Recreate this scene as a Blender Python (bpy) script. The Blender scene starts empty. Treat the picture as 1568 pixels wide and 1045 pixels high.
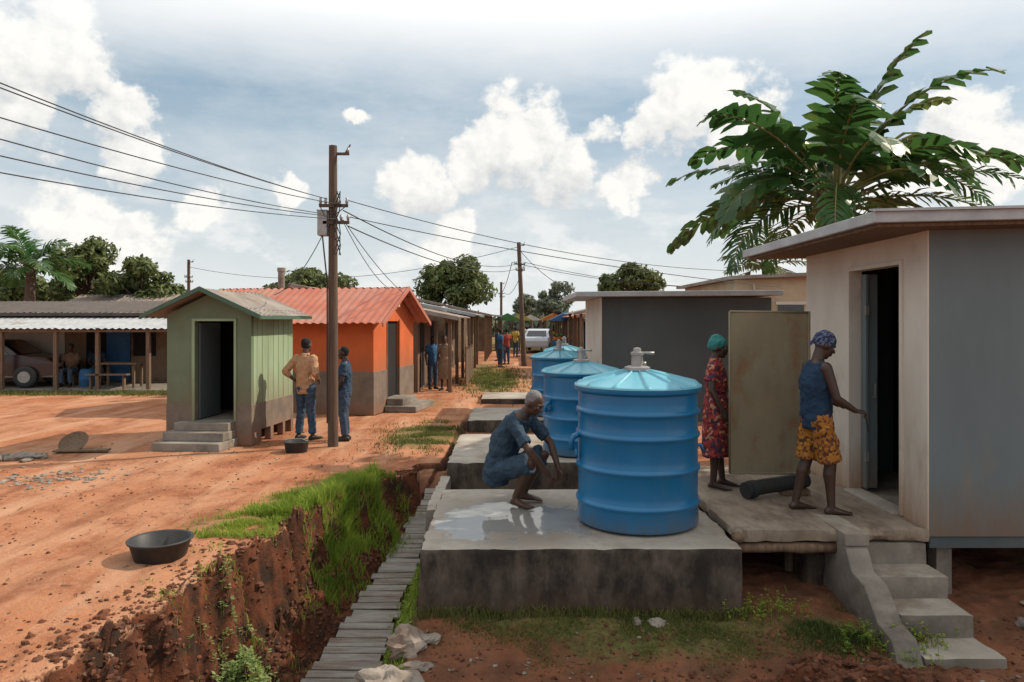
import bpy, bmesh, math, random
from mathutils import Vector, Matrix, noise
random.seed(11)
R=random.random
def U(a,b): return a+(b-a)*random.random()
S=bpy.context.scene
V=Vector
# ------------------------------------------------------------------ materials
def mat(name,c1,c2=None,scale=4,rough=.85,bump=.25,bscale=None,metal=0,stretch=(1,1,1),c3=None,c3scale=.7,c3lo=.5,c3hi=.65,spec=.3,dist=.01,trans=0,zd=None):
    m=bpy.data.materials.new(name); m.use_nodes=True
    nt=m.node_tree; N=nt.nodes; L=nt.links; bs=N['Principled BSDF']
    bs.inputs['Roughness'].default_value=rough; bs.inputs['Metallic'].default_value=metal
    bs.inputs['Specular IOR Level'].default_value=spec
    c2=c2 or tuple(x*.7 for x in c1)
    tc=N.new('ShaderNodeTexCoord'); mp=N.new('ShaderNodeMapping'); mp.inputs['Scale'].default_value=stretch
    L.new(tc.outputs['Object'],mp.inputs[0])
    n=N.new('ShaderNodeTexNoise'); n.inputs['Scale'].default_value=scale; n.inputs['Detail'].default_value=8; n.inputs['Roughness'].default_value=.65
    L.new(mp.outputs[0],n.inputs[0])
    r=N.new('ShaderNodeValToRGB'); r.color_ramp.elements[0].position=.35; r.color_ramp.elements[1].position=.65
    r.color_ramp.elements[0].color=(*c1,1); r.color_ramp.elements[1].color=(*c2,1)
    L.new(n.outputs[0],r.inputs[0]); col=r.outputs[0]
    if c3:
        n3=N.new('ShaderNodeTexNoise'); n3.inputs['Scale'].default_value=c3scale; n3.inputs['Detail'].default_value=10; n3.inputs['Roughness'].default_value=.7
        L.new(mp.outputs[0],n3.inputs[0])
        r3=N.new('ShaderNodeMapRange'); r3.inputs[1].default_value=c3lo; r3.inputs[2].default_value=c3hi
        L.new(n3.outputs[0],r3.inputs[0])
        mx=N.new('ShaderNodeMixRGB'); L.new(r3.outputs[0],mx.inputs[0]); L.new(col,mx.inputs[1]); mx.inputs[2].default_value=(*c3,1)
        col=mx.outputs[0]
    if zd:   # splash dirt rising from the foot of a wall: (z full, z none, colour)
        sx=N.new('ShaderNodeSeparateXYZ'); L.new(tc.outputs['Object'],sx.inputs[0])
        nd=N.new('ShaderNodeTexNoise'); nd.inputs['Scale'].default_value=3.5; nd.inputs['Detail'].default_value=9; nd.inputs['Roughness'].default_value=.7
        ms=N.new('ShaderNodeMapping'); ms.inputs['Scale'].default_value=(1.5,1.5,.35); L.new(tc.outputs['Object'],ms.inputs[0]); L.new(ms.outputs[0],nd.inputs[0])
        ad=N.new('ShaderNodeMath'); ad.operation='MULTIPLY_ADD'; L.new(nd.outputs[0],ad.inputs[0]); ad.inputs[1].default_value=-1.6*(zd[1]-zd[0]); L.new(sx.outputs[2],ad.inputs[2])
        rr=N.new('ShaderNodeMapRange'); rr.inputs[1].default_value=zd[1]-.8*(zd[1]-zd[0]); rr.inputs[2].default_value=zd[0]-.8*(zd[1]-zd[0]); rr.inputs[3].default_value=0; rr.inputs[4].default_value=.8
        L.new(ad.outputs[0],rr.inputs[0]); mx=N.new('ShaderNodeMixRGB'); L.new(rr.outputs[0],mx.inputs[0]); L.new(col,mx.inputs[1]); mx.inputs[2].default_value=(*zd[2],1); col=mx.outputs[0]
    L.new(col,bs.inputs['Base Color'])
    if bump:
        nb=N.new('ShaderNodeTexNoise'); nb.inputs['Scale'].default_value=bscale or scale*6; nb.inputs['Detail'].default_value=6
        L.new(mp.outputs[0],nb.inputs[0])
        b=N.new('ShaderNodeBump'); b.inputs['Strength'].default_value=bump; b.inputs['Distance'].default_value=dist
        L.new(nb.outputs[0],b.inputs['Height']); L.new(b.outputs[0],bs.inputs['Normal'])
    if trans:
        t=N.new('ShaderNodeBsdfTranslucent'); L.new(col,t.inputs[0]); ms=N.new('ShaderNodeMixShader'); ms.inputs[0].default_value=trans
        L.new(bs.outputs[0],ms.inputs[1]); L.new(t.outputs[0],ms.inputs[2]); L.new(ms.outputs[0],N['Material Output'].inputs[0])
    return m
def mat_pattern(name,cols,scale=18):
    m=mat(name,cols[0],cols[1],bump=.3,bscale=40)
    nt=m.node_tree; N=nt.nodes; L=nt.links; bs=N['Principled BSDF']
    tc=N.new('ShaderNodeTexCoord'); v=N.new('ShaderNodeTexVoronoi'); v.inputs['Scale'].default_value=scale
    L.new(tc.outputs['Object'],v.inputs[0])
    r=N.new('ShaderNodeValToRGB'); r.color_ramp.interpolation='CONSTANT'
    e=r.color_ramp.elements; e[0].color=(*cols[0],1); e[1].color=(*cols[1],1); e[1].position=.45
    for i,c in enumerate(cols[2:]):
        k=e.new(.62+.14*i); k.color=(*c,1)
    sp=N.new('ShaderNodeSeparateColor'); L.new(v.outputs['Color'],sp.inputs[0]); L.new(sp.outputs[0],r.inputs[0]); L.new(r.outputs[0],bs.inputs['Base Color'])
    return m
M={}
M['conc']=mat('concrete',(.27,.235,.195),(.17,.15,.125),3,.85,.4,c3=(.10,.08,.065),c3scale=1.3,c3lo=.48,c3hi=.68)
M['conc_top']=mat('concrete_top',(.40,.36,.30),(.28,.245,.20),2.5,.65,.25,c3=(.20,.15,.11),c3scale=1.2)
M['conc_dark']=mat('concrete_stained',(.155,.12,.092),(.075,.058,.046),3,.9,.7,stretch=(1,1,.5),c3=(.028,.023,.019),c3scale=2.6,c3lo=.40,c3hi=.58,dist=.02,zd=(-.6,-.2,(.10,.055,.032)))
M['white']=mat('white_plaster',(.62,.58,.51),(.52,.47,.40),1.5,.8,.15,c3=(.36,.27,.2),c3scale=1.6,c3lo=.56,c3hi=.78,stretch=(1,1,.5),zd=(.1,.75,(.33,.17,.09)))
M['grey']=mat('grey_painted_sheet',(.15,.185,.195),(.12,.15,.16),1.2,.55,.12,c3=(.20,.17,.13),c3scale=1.9,c3lo=.60,c3hi=.8,stretch=(1,1,.3),zd=(.0,.6,(.17,.10,.055)))
M['dgrey']=mat('dark_grey_sheet',(.085,.105,.11),(.065,.08,.085),1.2,.6,.1,c3=(.13,.125,.115),c3lo=.58,c3hi=.8,stretch=(1,1,.4))
M['metalroof']=mat('roof_metal',(.42,.44,.45),(.30,.315,.325),3,.5,.1,metal=.2,c3=(.22,.15,.11),c3lo=.56,c3hi=.75)
M['roofrust']=mat('grey_corrugated',(.30,.265,.235),(.19,.155,.13),2,.65,.1,metal=.1,c3=(.20,.10,.055),c3lo=.5,c3hi=.68)
M['roofdark']=mat('dark_corrugated',(.10,.08,.07),(.06,.05,.045),3,.7,.2)
M['roofred']=mat('red_corrugated',(.44,.15,.095),(.36,.11,.07),2,.55,.1,c3=(.38,.22,.17),c3lo=.46,c3hi=.72)
M['orange']=mat('orange_plaster',(.54,.12,.035),(.45,.095,.028),2,.85,.2,c3=(.30,.09,.04),c3lo=.56,c3hi=.8,zd=(.8,1.5,(.30,.11,.05)))
M['green']=mat('green_paint',(.145,.19,.12),(.115,.155,.10),2,.75,.2,c3=(.14,.13,.09),c3lo=.54,c3hi=.78,zd=(.55,1.2,(.14,.11,.07)))
M['green_lit']=mat('pale_sunlit_green',(.28,.36,.23),(.22,.30,.185),2,.75,.2,c3=(.2,.2,.13),c3lo=.56,c3hi=.8,stretch=(1,3,.5),zd=(.55,1.2,(.19,.16,.10)))  # sunlit tone put into the booth's side-wall green; also the pale door frame
M['greentrim']=mat('green_trim',(.07,.13,.09),(.05,.10,.07),5,.6)
M['brownbase']=mat('brown_base',(.20,.155,.12),(.125,.10,.08),3,.9,.4,zd=(0,.35,(.22,.10,.055)))
M['cream']=mat('cream_wall',(.50,.40,.28),(.40,.31,.21),2,.9,.2,c3=(.24,.17,.11),c3lo=.52,c3hi=.75)
M['tan']=mat('tan_wall',(.27,.19,.125),(.2,.14,.09),2,.9,.2,c3=(.1,.07,.05))
M['brownwall']=mat('brown_wall',(.17,.10,.06),(.11,.065,.045),2,.9,.2)
M['black']=mat('interior_dark',(.012,.012,.013),(.02,.018,.018),2,.9,0)  # near-black colour stands in for the shade inside rooms
M['glass']=mat('window_dark',(.03,.035,.04),(.02,.025,.03),2,.15,0,spec=.6)
M['wood']=mat('weathered_wood',(.20,.13,.085),(.11,.07,.045),6,.85,.5,stretch=(4,4,.4))
M['pole']=mat('pole_wood',(.13,.085,.06),(.075,.05,.038),9,.85,.6,stretch=(4,4,.25))
M['plank']=mat('grey_planks',(.33,.305,.275),(.20,.18,.16),5,.75,.4,stretch=(.6,4,1),c3=(.13,.08,.05),c3scale=1.5,c3lo=.46,c3hi=.68)
M['deck']=mat('deck_top',(.31,.25,.19),(.195,.15,.11),3,.85,.5,stretch=(2,.8,1),c3=(.12,.08,.06),c3scale=1.4)
M['panel']=mat('rusty_panel',(.225,.19,.12),(.155,.135,.085),2.2,.6,.2,c3=(.19,.075,.028),c3scale=2.3,c3lo=.53,c3hi=.68,stretch=(1,1,.6))
M['tank']=mat('blue_tank_plastic',(.006,.150,.33),(.005,.125,.285),2.5,.28,.06,c3=(.04,.17,.29),c3scale=2.5,c3lo=.54,c3hi=.82,spec=.5,bscale=9,stretch=(1,1,.35),zd=(-.05,.20,(.09,.09,.08)))
M['tanklid']=mat('light_blue_lid',(.14,.41,.51),(.10,.33,.44),3,.35,.08,c3=(.26,.38,.40),c3lo=.52,c3hi=.78,spec=.5)
M['steel']=mat('grey_steel',(.38,.38,.38),(.28,.27,.26),10,.45,.1,metal=.5)
M['rubber']=mat('black_plastic',(.022,.026,.028),(.032,.034,.036),8,.5,.1,c3=(.06,.045,.035),c3lo=.5,c3hi=.8,c3scale=5)
M['wire']=mat('wire_black',(.03,.03,.03),(.03,.03,.03),8,.6,0)
M['rock']=mat('rock',(.30,.26,.215),(.17,.14,.115),5,.9,.6,c3=(.24,.12,.07),c3lo=.55,c3hi=.75)
M['clod']=mat('soil',(.14,.052,.026),(.07,.029,.017),7,.95,.6,c3=(.24,.09,.04),c3lo=.55,c3hi=.7)
M['grass']=mat('grass_blades',(.18,.27,.03),(.27,.34,.05),2.5,.7,0,c3=(.08,.14,.022),c3lo=.55,c3hi=.7,trans=.4)
M['grassdry']=mat('short_grass',(.11,.14,.03),(.18,.17,.055),2.5,.8,0,c3=(.055,.08,.02),trans=.3)
M['weed']=mat('weed_leaves',(.15,.22,.06),(.26,.31,.12),5,.7,0,trans=.3)
M['leaf']=mat('tree_leaves',(.085,.12,.04),(.145,.165,.055),1.3,.7,0,c3=(.05,.075,.028),c3scale=.9,trans=.3)
M['leafhaze']=mat('haze_tinted_leaves',(.14,.17,.12),(.18,.20,.14),.7,.85,0,c3=(.11,.14,.105),c3scale=.3,trans=.2)  # distance haze put into the leaf colour, paler and greyer
M['palm']=mat('palm_leaves',(.030,.095,.026),(.06,.135,.032),2,.36,0,c3=(.15,.18,.04),c3scale=1.6,c3lo=.55,c3hi=.72,trans=.4,spec=.5)
M['stalk']=mat('leaf_stalks',(.16,.17,.05),(.20,.17,.07),4,.6,0)
M['bark']=mat('bark',(.14,.10,.075),(.075,.055,.04),6,.9,.7,stretch=(1,1,3))
M['skin']=mat('dark_skin',(.085,.043,.027),(.068,.034,.021),12,.5,.1,spec=.4)
M['skin2']=mat('dark_skin_deep',(.055,.028,.019),(.043,.022,.015),12,.45,.1,spec=.45)
M['eye']=mat('eye_white',(.5,.47,.4),(.5,.47,.4),3,.3,0)
M['hairg']=mat('grey_hair',(.26,.255,.25),(.13,.125,.12),60,.95,.8,bscale=120)
M['hair']=mat('black_hair',(.012,.011,.011),(.02,.018,.017),60,.9,.8,bscale=120)
M['navy']=mat('slate_blue_cloth',(.038,.07,.105),(.024,.045,.07),8,.9,.5,bscale=50)
M['tanktop']=mat('navy_cloth',(.018,.045,.09),(.012,.03,.06),8,.9,.5,bscale=50)
M['jeans']=mat('denim',(.055,.085,.13),(.03,.05,.085),6,.9,.4,bscale=90)
M['tanshirt']=mat('tan_shirt',(.46,.27,.15),(.38,.215,.12),6,.9,.5,bscale=40)
M['bluedark']=mat('dark_blue_shirt',(.03,.06,.10),(.02,.04,.07),6,.9,.4)
M['teal']=mat('teal_headwrap',(.05,.25,.23),(.02,.13,.14),14,.85,.5)
M['shoe']=mat('shoe_leather',(.03,.022,.018),(.02,.016,.014),6,.6,.1)
M['dress']=mat_pattern('red_print_dress',[(.27,.035,.03),(.05,.03,.06),(.42,.2,.12),(.10,.02,.03)],34)
M['shorts']=mat_pattern('orange_print_shorts',[(.30,.12,.02),(.08,.03,.02),(.36,.17,.03),(.13,.045,.02)],42)
M['wrapnavy']=mat_pattern('navy_print_wrap',[(.02,.03,.07),(.04,.06,.13),(.12,.14,.22)],55)
M['carred']=mat('car_paint_dark',(.025,.010,.010),(.025,.010,.010),3,.25,0,spec=.6)
M['carwhite']=mat('car_paint_silver',(.40,.45,.5),(.40,.45,.5),3,.3,0,spec=.6)
for k,c in dict(y=(.50,.34,.07),o=(.48,.16,.04),g=(.08,.22,.08),b=(.04,.13,.28),r=(.32,.05,.035),w=(.6,.58,.52)).items():
    M['c_'+k]=mat('cloth_'+k,c,None,3,.85,.1)
# ------------------------------------------------------------------ mesh builder
def group(name,loc=(0,0,0),rz=0):
    e=bpy.data.objects.new(name,None); S.collection.objects.link(e); e.location=loc; e.rotation_euler=(0,0,rz); e.empty_display_size=.2
    return e
class MB:
    def __init__(s): s.v=[]; s.f=[]
    def add(s,vs,fs):
        o=len(s.v); s.v+=[tuple(v) for v in vs]; s.f+=[tuple(i+o for i in f) for f in fs]
    def box(s,x0,x1,y0,y1,z0,z1):
        s.add([(x0,y0,z0),(x1,y0,z0),(x1,y1,z0),(x0,y1,z0),(x0,y0,z1),(x1,y0,z1),(x1,y1,z1),(x0,y1,z1)],
              [(0,3,2,1),(4,5,6,7),(0,1,5,4),(1,2,6,5),(2,3,7,6),(3,0,4,7)]); return s
    def poly(s,pts,ext):
        n=len(pts); e=V(ext); vs=[V(p) for p in pts]+[V(p)+e for p in pts]
        s.add(vs,[tuple(range(n))[::-1],tuple(range(n,2*n))]+[(i,(i+1)%n,(i+1)%n+n,i+n) for i in range(n)]); return s
    def tube(s,pts,rads,n=8,round_=False):
        pts=[V(p) for p in pts]
        if not hasattr(rads,'__len__'): rads=[rads]*len(pts)
        if round_:
            d0=(pts[0]-pts[1]).normalized(); d1=(pts[-1]-pts[-2]).normalized(); r0,r1=rads[0],rads[-1]
            pts=[pts[0]+d0*r0*.98,pts[0]+d0*r0*.8,pts[0]+d0*r0*.45]+pts+[pts[-1]+d1*r1*.45,pts[-1]+d1*r1*.8,pts[-1]+d1*r1*.98]
            rads=[r0*.2,r0*.6,r0*.89]+list(rads)+[r1*.89,r1*.6,r1*.2]
        o=[];prev=None
        for i,p in enumerate(pts):
            t=(pts[min(i+1,len(pts)-1)]-pts[max(i-1,0)]).normalized()
            if prev is None:
                a=V((0,0,1)) if abs(t.z)<.9 else V((1,0,0)); u=t.cross(a).normalized()
            else:
                u=(prev-t*prev.dot(t)).normalized()
            prev=u; w=t.cross(u)
            for k in range(n):
                an=2*math.pi*k/n; o.append(p+(u*math.cos(an)+w*math.sin(an))*rads[i])
        m=len(pts)
        fs=[(i*n+k,i*n+(k+1)%n,(i+1)*n+(k+1)%n,(i+1)*n+k) for i in range(m-1) for k in range(n)]
        fs+=[tuple(range(n))[::-1],tuple(range((m-1)*n,m*n))]
        s.add(o,fs); return s
    def loft(s,secs,n=16):
        o=[]
        for c,a,b in secs:
            for k in range(n):
                an=2*math.pi*k/n; o.append(V(c)+V(a)*math.cos(an)+V(b)*math.sin(an))
        m=len(secs)
        fs=[(i*n+k,i*n+(k+1)%n,(i+1)*n+(k+1)%n,(i+1)*n+k) for i in range(m-1) for k in range(n)]
        fs+=[tuple(range(n))[::-1],tuple(range((m-1)*n,m*n))]
        s.add(o,fs); return s
    def ell(s,c,a,b,w,n=14,m=8):
        c,a,b,w=V(c),V(a),V(b),V(w); secs=[]
        for i in range(m+1):
            t=-math.pi/2+math.pi*i/m; k=max(math.cos(t),.04); secs.append((c+w*math.sin(t),a*k,b*k))
        return s.loft(secs,n)
    def lathe(s,prof,c=(0,0,0),n=32):
        return s.loft([(V(c)+V((0,0,z)),V((r,0,0)),V((0,r,0))) for r,z in prof],n)
    def build(s,name,m,parent=None,smooth=False,bevel=0,auto=False):
        me=bpy.data.meshes.new(name); me.from_pydata(s.v,[],s.f); me.update()
        ob=bpy.data.objects.new(name,me); S.collection.objects.link(ob)
        me.materials.append(M[m] if isinstance(m,str) else m)
        if smooth: me.shade_smooth()
        if parent: ob.parent=parent
        if bevel:
            b=ob.modifiers.new('bev','BEVEL'); b.width=bevel; b.segments=2; b.limit_method='ANGLE'
        if auto:
            me.shade_smooth(); me.set_sharp_from_angle(angle=math.radians(40))
        return ob
def corr(mb,p0,p1,p2,p3,pitch=.15,amp=.018):
    p0,p1,p2,p3=map(V,(p0,p1,p2,p3)); L=(p1-p0).length; n=max(4,int(L/pitch*4)); nr=((p1-p0).cross(p3-p0)).normalized()
    vs=[]
    for j in range(3):
        for i in range(n+1):
            t=i/n; a=p0.lerp(p1,t); b=p3.lerp(p2,t); q=a.lerp(b,j/2)
            vs.append(q+nr*amp*math.sin(2*math.pi*t*L/pitch)+nr*.014*noise.noise(q*.9))
    mb.add(vs,[(j*(n+1)+i,j*(n+1)+i+1,(j+1)*(n+1)+i+1,(j+1)*(n+1)+i) for j in range(2) for i in range(n)])
def roughbox(name,x0,x1,y0,y1,z0,z1,m,topm=None,parent=None,step=.06,amp=.02,seed=0,rnd=.03):
    bm=bmesh.new()
    nx=max(2,int((x1-x0)/step)); ny=max(2,int((y1-y0)/step)); nz=max(2,int((z1-z0)/step))
    vd={}
    def vert(i,j,k):
        key=(i,j,k)
        if key not in vd:
            p=V((x0+(x1-x0)*i/nx,y0+(y1-y0)*j/ny,z0+(z1-z0)*k/nz))
            c=V((min(max(p.x,x0+rnd),x1-rnd),min(max(p.y,y0+rnd),y1-rnd),min(max(p.z,z0+rnd),z1-rnd)))
            d=p-c
            if d.length>rnd: p=c+d.normalized()*rnd
            nn=noise.fractal(p*3+V((seed,0,0)),1,2,4)*amp
            edge=sum(1 for q in(i in(0,nx),j in(0,ny),k in(0,nz)) if q)
            o=V((nn,noise.noise(p*4+V((9,seed,0)))*amp,nn*.25 if k==nz else noise.noise(p*4)*amp*.5))
            if edge>=2:
                ch=max(0,noise.noise(p*5+V((seed,3,3))))*amp*2.8
                o+=(c-p).normalized()*ch if (c-p).length>0 else V()
            vd[key]=bm.verts.new(p+o)
        return vd[key]
    def face(a,top=0):
        f=bm.faces.new([vert(*q) for q in a]); f.material_index=top
    for i in range(nx):
        for j in range(ny):
            face([(i,j,nz),(i+1,j,nz),(i+1,j+1,nz),(i,j+1,nz)],1 if topm else 0)
            face([(i,j+1,0),(i+1,j+1,0),(i+1,j,0),(i,j,0)])
    for i in range(nx):
        for k in range(nz):
            face([(i,0,k),(i+1,0,k),(i+1,0,k+1),(i,0,k+1)]); face([(i+1,ny,k),(i,ny,k),(i,ny,k+1),(i+1,ny,k+1)])
    for j in range(ny):
        for k in range(nz):
            face([(0,j+1,k),(0,j,k),(0,j,k+1),(0,j+1,k+1)]); face([(nx,j,k),(nx,j+1,k),(nx,j+1,k+1),(nx,j,k+1)])
    me=bpy.data.meshes.new(name); bm.to_mesh(me); bm.free()
    me.materials.append(M[m]); 
    if topm: me.materials.append(M[topm])
    me.shade_smooth(); me.set_sharp_from_angle(angle=math.radians(38))
    ob=bpy.data.objects.new(name,me); S.collection.objects.link(ob)
    if parent: ob.parent=parent
    return ob
# ------------------------------------------------------------------ terrain
def pw(t,y):
    if y<=t[0][0]: return t[0][1]
    for (a,b),(c,d) in zip(t,t[1:]):
        if y<=c: return b+(d-b)*(y-a)/(c-a)
    return t[-1][1]
def sm(a,b,t):
    t=min(1,max(0,(t-a)/(b-a))); return t*t*(3-2*t)
EDGE=[(0,-2.9),(4.4,-2.72),(5.5,-2.45),(7.3,-2.2),(9.0,-1.68),(9.8,-1.15),(10.4,-.9)]
FL=[(3,-1.98),(6.1,-1.85),(8.8,-1.40),(9.7,-1.22),(10.4,-1.0)]
FR=[(3,-1.2),(6.1,-1.18),(9.7,-.95),(10.4,-.9)]
FZ=[(3,-1.16),(6.3,-1.10),(8.8,-.66),(9.7,-.34),(10.3,0.0)]
RZ=[(3,-.64),(5.3,-.62),(6.1,-.47),(9.7,-.32),(10.5,-.3),(13,-.2),(16,-.05),(19,0)]
def fb(x,y,s,o=4): return noise.fractal(V((x*s,y*s,3.3)),1,2,o)
def edgex(y): return pw(EDGE,y)+.15*noise.noise(V((y*1.7,0,0)))+.09*noise.noise(V((y*5,2,0)))+.04*noise.noise(V((y*14,2,0)))
def H(x,y):
    far=abs(x)>60 or y>90
    base=0 if far else .035*fb(x,y,.5,3)+.010*fb(x,y,2.5,3)
    if y>22 or y<0: return base
    e=edgex(y)
    fl,fr,fz=pw(FL,y),pw(FR,y),pw(FZ,y)
    if y>10.2:
        w=sm(-1.05,-.85,x); r=pw(RZ,y)
        if x>1.9: r=r*(1-sm(9.3,10.3,y)*sm(1.9,2.5,x))
        return base*(1-w)+ (r+base*.5)*w
    if x<e-.3: return base+ .018*fb(x,y,5)*sm(e-1.2,e-.3,x)
    if x<fl:
        t=(x-e)/(fl-e) if fl>e else 1
        t=max(-.3/(abs(fl-e)+.01),t)
        tt=t+.22*fb(x,y,2.6)*(1 if t<.9 else 0)
        k=.70*sm(-.03,.36,tt)+.30*sm(.3,1.0,tt)
        rough=.13*sm(0,.2,t+.1)*sm(1.05,.8,t)
        z=base*(1-k)+fz*k+rough*fb(x,y,3.6,5)+rough*1.1*abs(fb(x*1.3,y,9,4))+rough*.5*fb(x,y,22,2)-.03*math.sin(t*6.28)*sm(0,.1,t)
        return z
    if x<fr: return fz-.03+.012*fb(x,y,6)
    r=pw(RZ,y)
    if y>9.0 and x>1.9: r=r*(1-sm(9.0,10.3,y)*sm(1.9,2.5,x))
    if x<-.82:
        t=sm(fr,-.84,x); return fz+(r-fz)*t+.08*fb(x,y,3.5,5)*t+.02
    z=r+.04*fb(x,y,1.6,5)+.018*fb(x,y,9,4)
    for cx,cy,ax,ay,hh in ((2.35,4.95,.8,.42,.22),(3.2,5.15,.5,.3,.10),(.2,4.85,.6,.3,.06)):
        d=math.hypot((x-cx)/ax,(y-cy)/ay); z+=hh*(1-d*d)*(1+.8*fb(x,y,5,4)) if d<1 else 0
    return z
def axis(a,b,step,lo,hi,g=1.16):
    out=[];v=a
    while v<b: out.append(v); v+=step
    out.append(b); s=step;v=b
    while v<hi: s*=g; v+=s; out.append(v)
    s=step;v=a;pre=[]
    while v>lo: s*=g; v-=s; pre.append(v)
    return pre[::-1]+out
xs=axis(-3.4,-.8,.022,-500,-.79,1.08)[:-1]+axis(-.78,4.6,.035,-.779,500,1.08); xs=sorted(set(xs)); ys=axis(4.0,10.6,.028,-60,700,1.06)
vs=[];at=[]
GR=[(-2.3,8.3,.7,.9,.8),(-3.0,7.2,.6,.5,.5),(-1.55,12.8,.75,1.7,1),(-.5,24,.9,5,1),(-1.2,29,.9,7,.8),(-1.0,6.3,.3,2.6,1),
    (-12,19.9,3.0,.5,.8),(-30,36,30,6,.9),(-1.9,17.5,.5,2,.5),(-.9,21,.7,1.5,.6),(5,30,6,10,.5),(1.0,6.0,1.9,.32,.85),(2.7,5.9,.8,.35,.7),(1.2,5.7,1.3,.3,.7)]
def gm(x,y):
    g=0
    for (cx,cy,rx,ry,a) in GR:
        d=((x-cx)/rx)**2+((y-cy)/ry)**2
        if d<1: g=max(g,a*(1-d))
    return g
for y in ys:
    for x in xs:
        vs.append((x,y,H(x,y)))
        at.append(gm(x,y) if y<45 and abs(x)<60 else .6)
nx=len(xs)
fs=[(j*nx+i,j*nx+i+1,(j+1)*nx+i+1,(j+1)*nx+i) for j in range(len(ys)-1) for i in range(nx-1)]
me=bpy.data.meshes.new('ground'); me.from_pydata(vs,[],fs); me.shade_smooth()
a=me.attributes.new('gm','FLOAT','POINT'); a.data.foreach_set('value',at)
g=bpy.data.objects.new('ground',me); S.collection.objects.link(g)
m=bpy.data.materials.new('laterite_ground'); m.use_nodes=True; nt=m.node_tree;N=nt.nodes;L=nt.links;bs=N['Principled BSDF']
bs.inputs['Roughness'].default_value=.95; bs.inputs['Specular IOR Level'].default_value=.15
geo=N.new('ShaderNodeNewGeometry'); 
def nz(scale,det=8,rough=.65,src=None):
    n=N.new('ShaderNodeTexNoise'); n.inputs['Scale'].default_value=scale; n.inputs['Detail'].default_value=det; n.inputs['Roughness'].default_value=rough
    L.new(src or geo.outputs['Position'],n.inputs[0]); return n.outputs[0]
def mr(v,a,b,c=0,d=1):
    r=N.new('ShaderNodeMapRange'); L.new(v,r.inputs[0]); r.inputs[1].default_value=a;r.inputs[2].default_value=b;r.inputs[3].default_value=c;r.inputs[4].default_value=d; return r.outputs[0]
def mx(f,a,b,typ='MIX'):
    r=N.new('ShaderNodeMixRGB'); r.blend_type=typ
    for i,q in enumerate((f,a,b)):
        if isinstance(q,(tuple,float,int)): r.inputs[i].default_value=(*q,1) if isinstance(q,tuple) else q
        else: L.new(q,r.inputs[i])
    return r.outputs[0]
def mth(op,a,b=None):
    r=N.new('ShaderNodeMath'); r.operation=op
    for i,q in enumerate((a,b)):
        if q is None: continue
        if isinstance(q,(int,float)): r.inputs[i].default_value=q
        else: L.new(q,r.inputs[i])
    return r.outputs[0]
c=mx(mr(nz(.45),.35,.65),(.36,.135,.062),(.43,.21,.115))
c=mx(mr(nz(1.7),.46,.68),c,(.235,.078,.036))
c=mx(mr(nz(14,6),.5,.8),c,(.42,.23,.14))
c=mx(mr(nz(45,3),.54,.76,0,.6),c,(.11,.048,.028))
mpx=N.new('ShaderNodeMapping'); mpx.inputs['Scale'].default_value=(1,.16,1); mpx.inputs['Rotation'].default_value=(0,0,.5); L.new(geo.outputs['Position'],mpx.inputs[0])
c=mx(mr(nz(1.8,5,.6,mpx.outputs[0]),.48,.66,0,.7),c,(.50,.29,.18))
c=mx(mr(nz(2.6,6,.65,mpx.outputs[0]),.54,.70,0,.7),c,(.19,.068,.034))
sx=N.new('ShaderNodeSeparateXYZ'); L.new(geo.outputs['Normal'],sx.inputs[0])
px=N.new('ShaderNodeSeparateXYZ'); L.new(geo.outputs['Position'],px.inputs[0])
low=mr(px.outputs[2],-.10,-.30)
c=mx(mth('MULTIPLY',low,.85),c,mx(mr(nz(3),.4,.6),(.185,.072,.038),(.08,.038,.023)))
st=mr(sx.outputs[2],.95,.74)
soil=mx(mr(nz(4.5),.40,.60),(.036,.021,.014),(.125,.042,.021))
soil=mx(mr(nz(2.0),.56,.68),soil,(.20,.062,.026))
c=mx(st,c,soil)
at_=N.new('ShaderNodeAttribute'); at_.attribute_name='gm'
gk=mr(mth('ADD',mth('MULTIPLY',at_.outputs['Fac'],.9),mth('MULTIPLY',nz(6,8,.75),1.0)),.78,1.1)
gk=mth('MULTIPLY',gk,mr(at_.outputs['Fac'],0,.15))
c=mx(mth('MULTIPLY',gk,.75),c,mx(mr(nz(20,5),.4,.6),(.06,.075,.02),(.13,.14,.045)))
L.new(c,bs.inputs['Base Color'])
b=N.new('ShaderNodeBump'); b.inputs['Strength'].default_value=.85; b.inputs['Distance'].default_value=.03
L.new(mth('ADD',nz(9,8,.7),mth('MULTIPLY',nz(60,4,.7),.35)),b.inputs['Height']); L.new(b.outputs[0],bs.inputs['Normal'])
me.materials.append(m)
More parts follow.
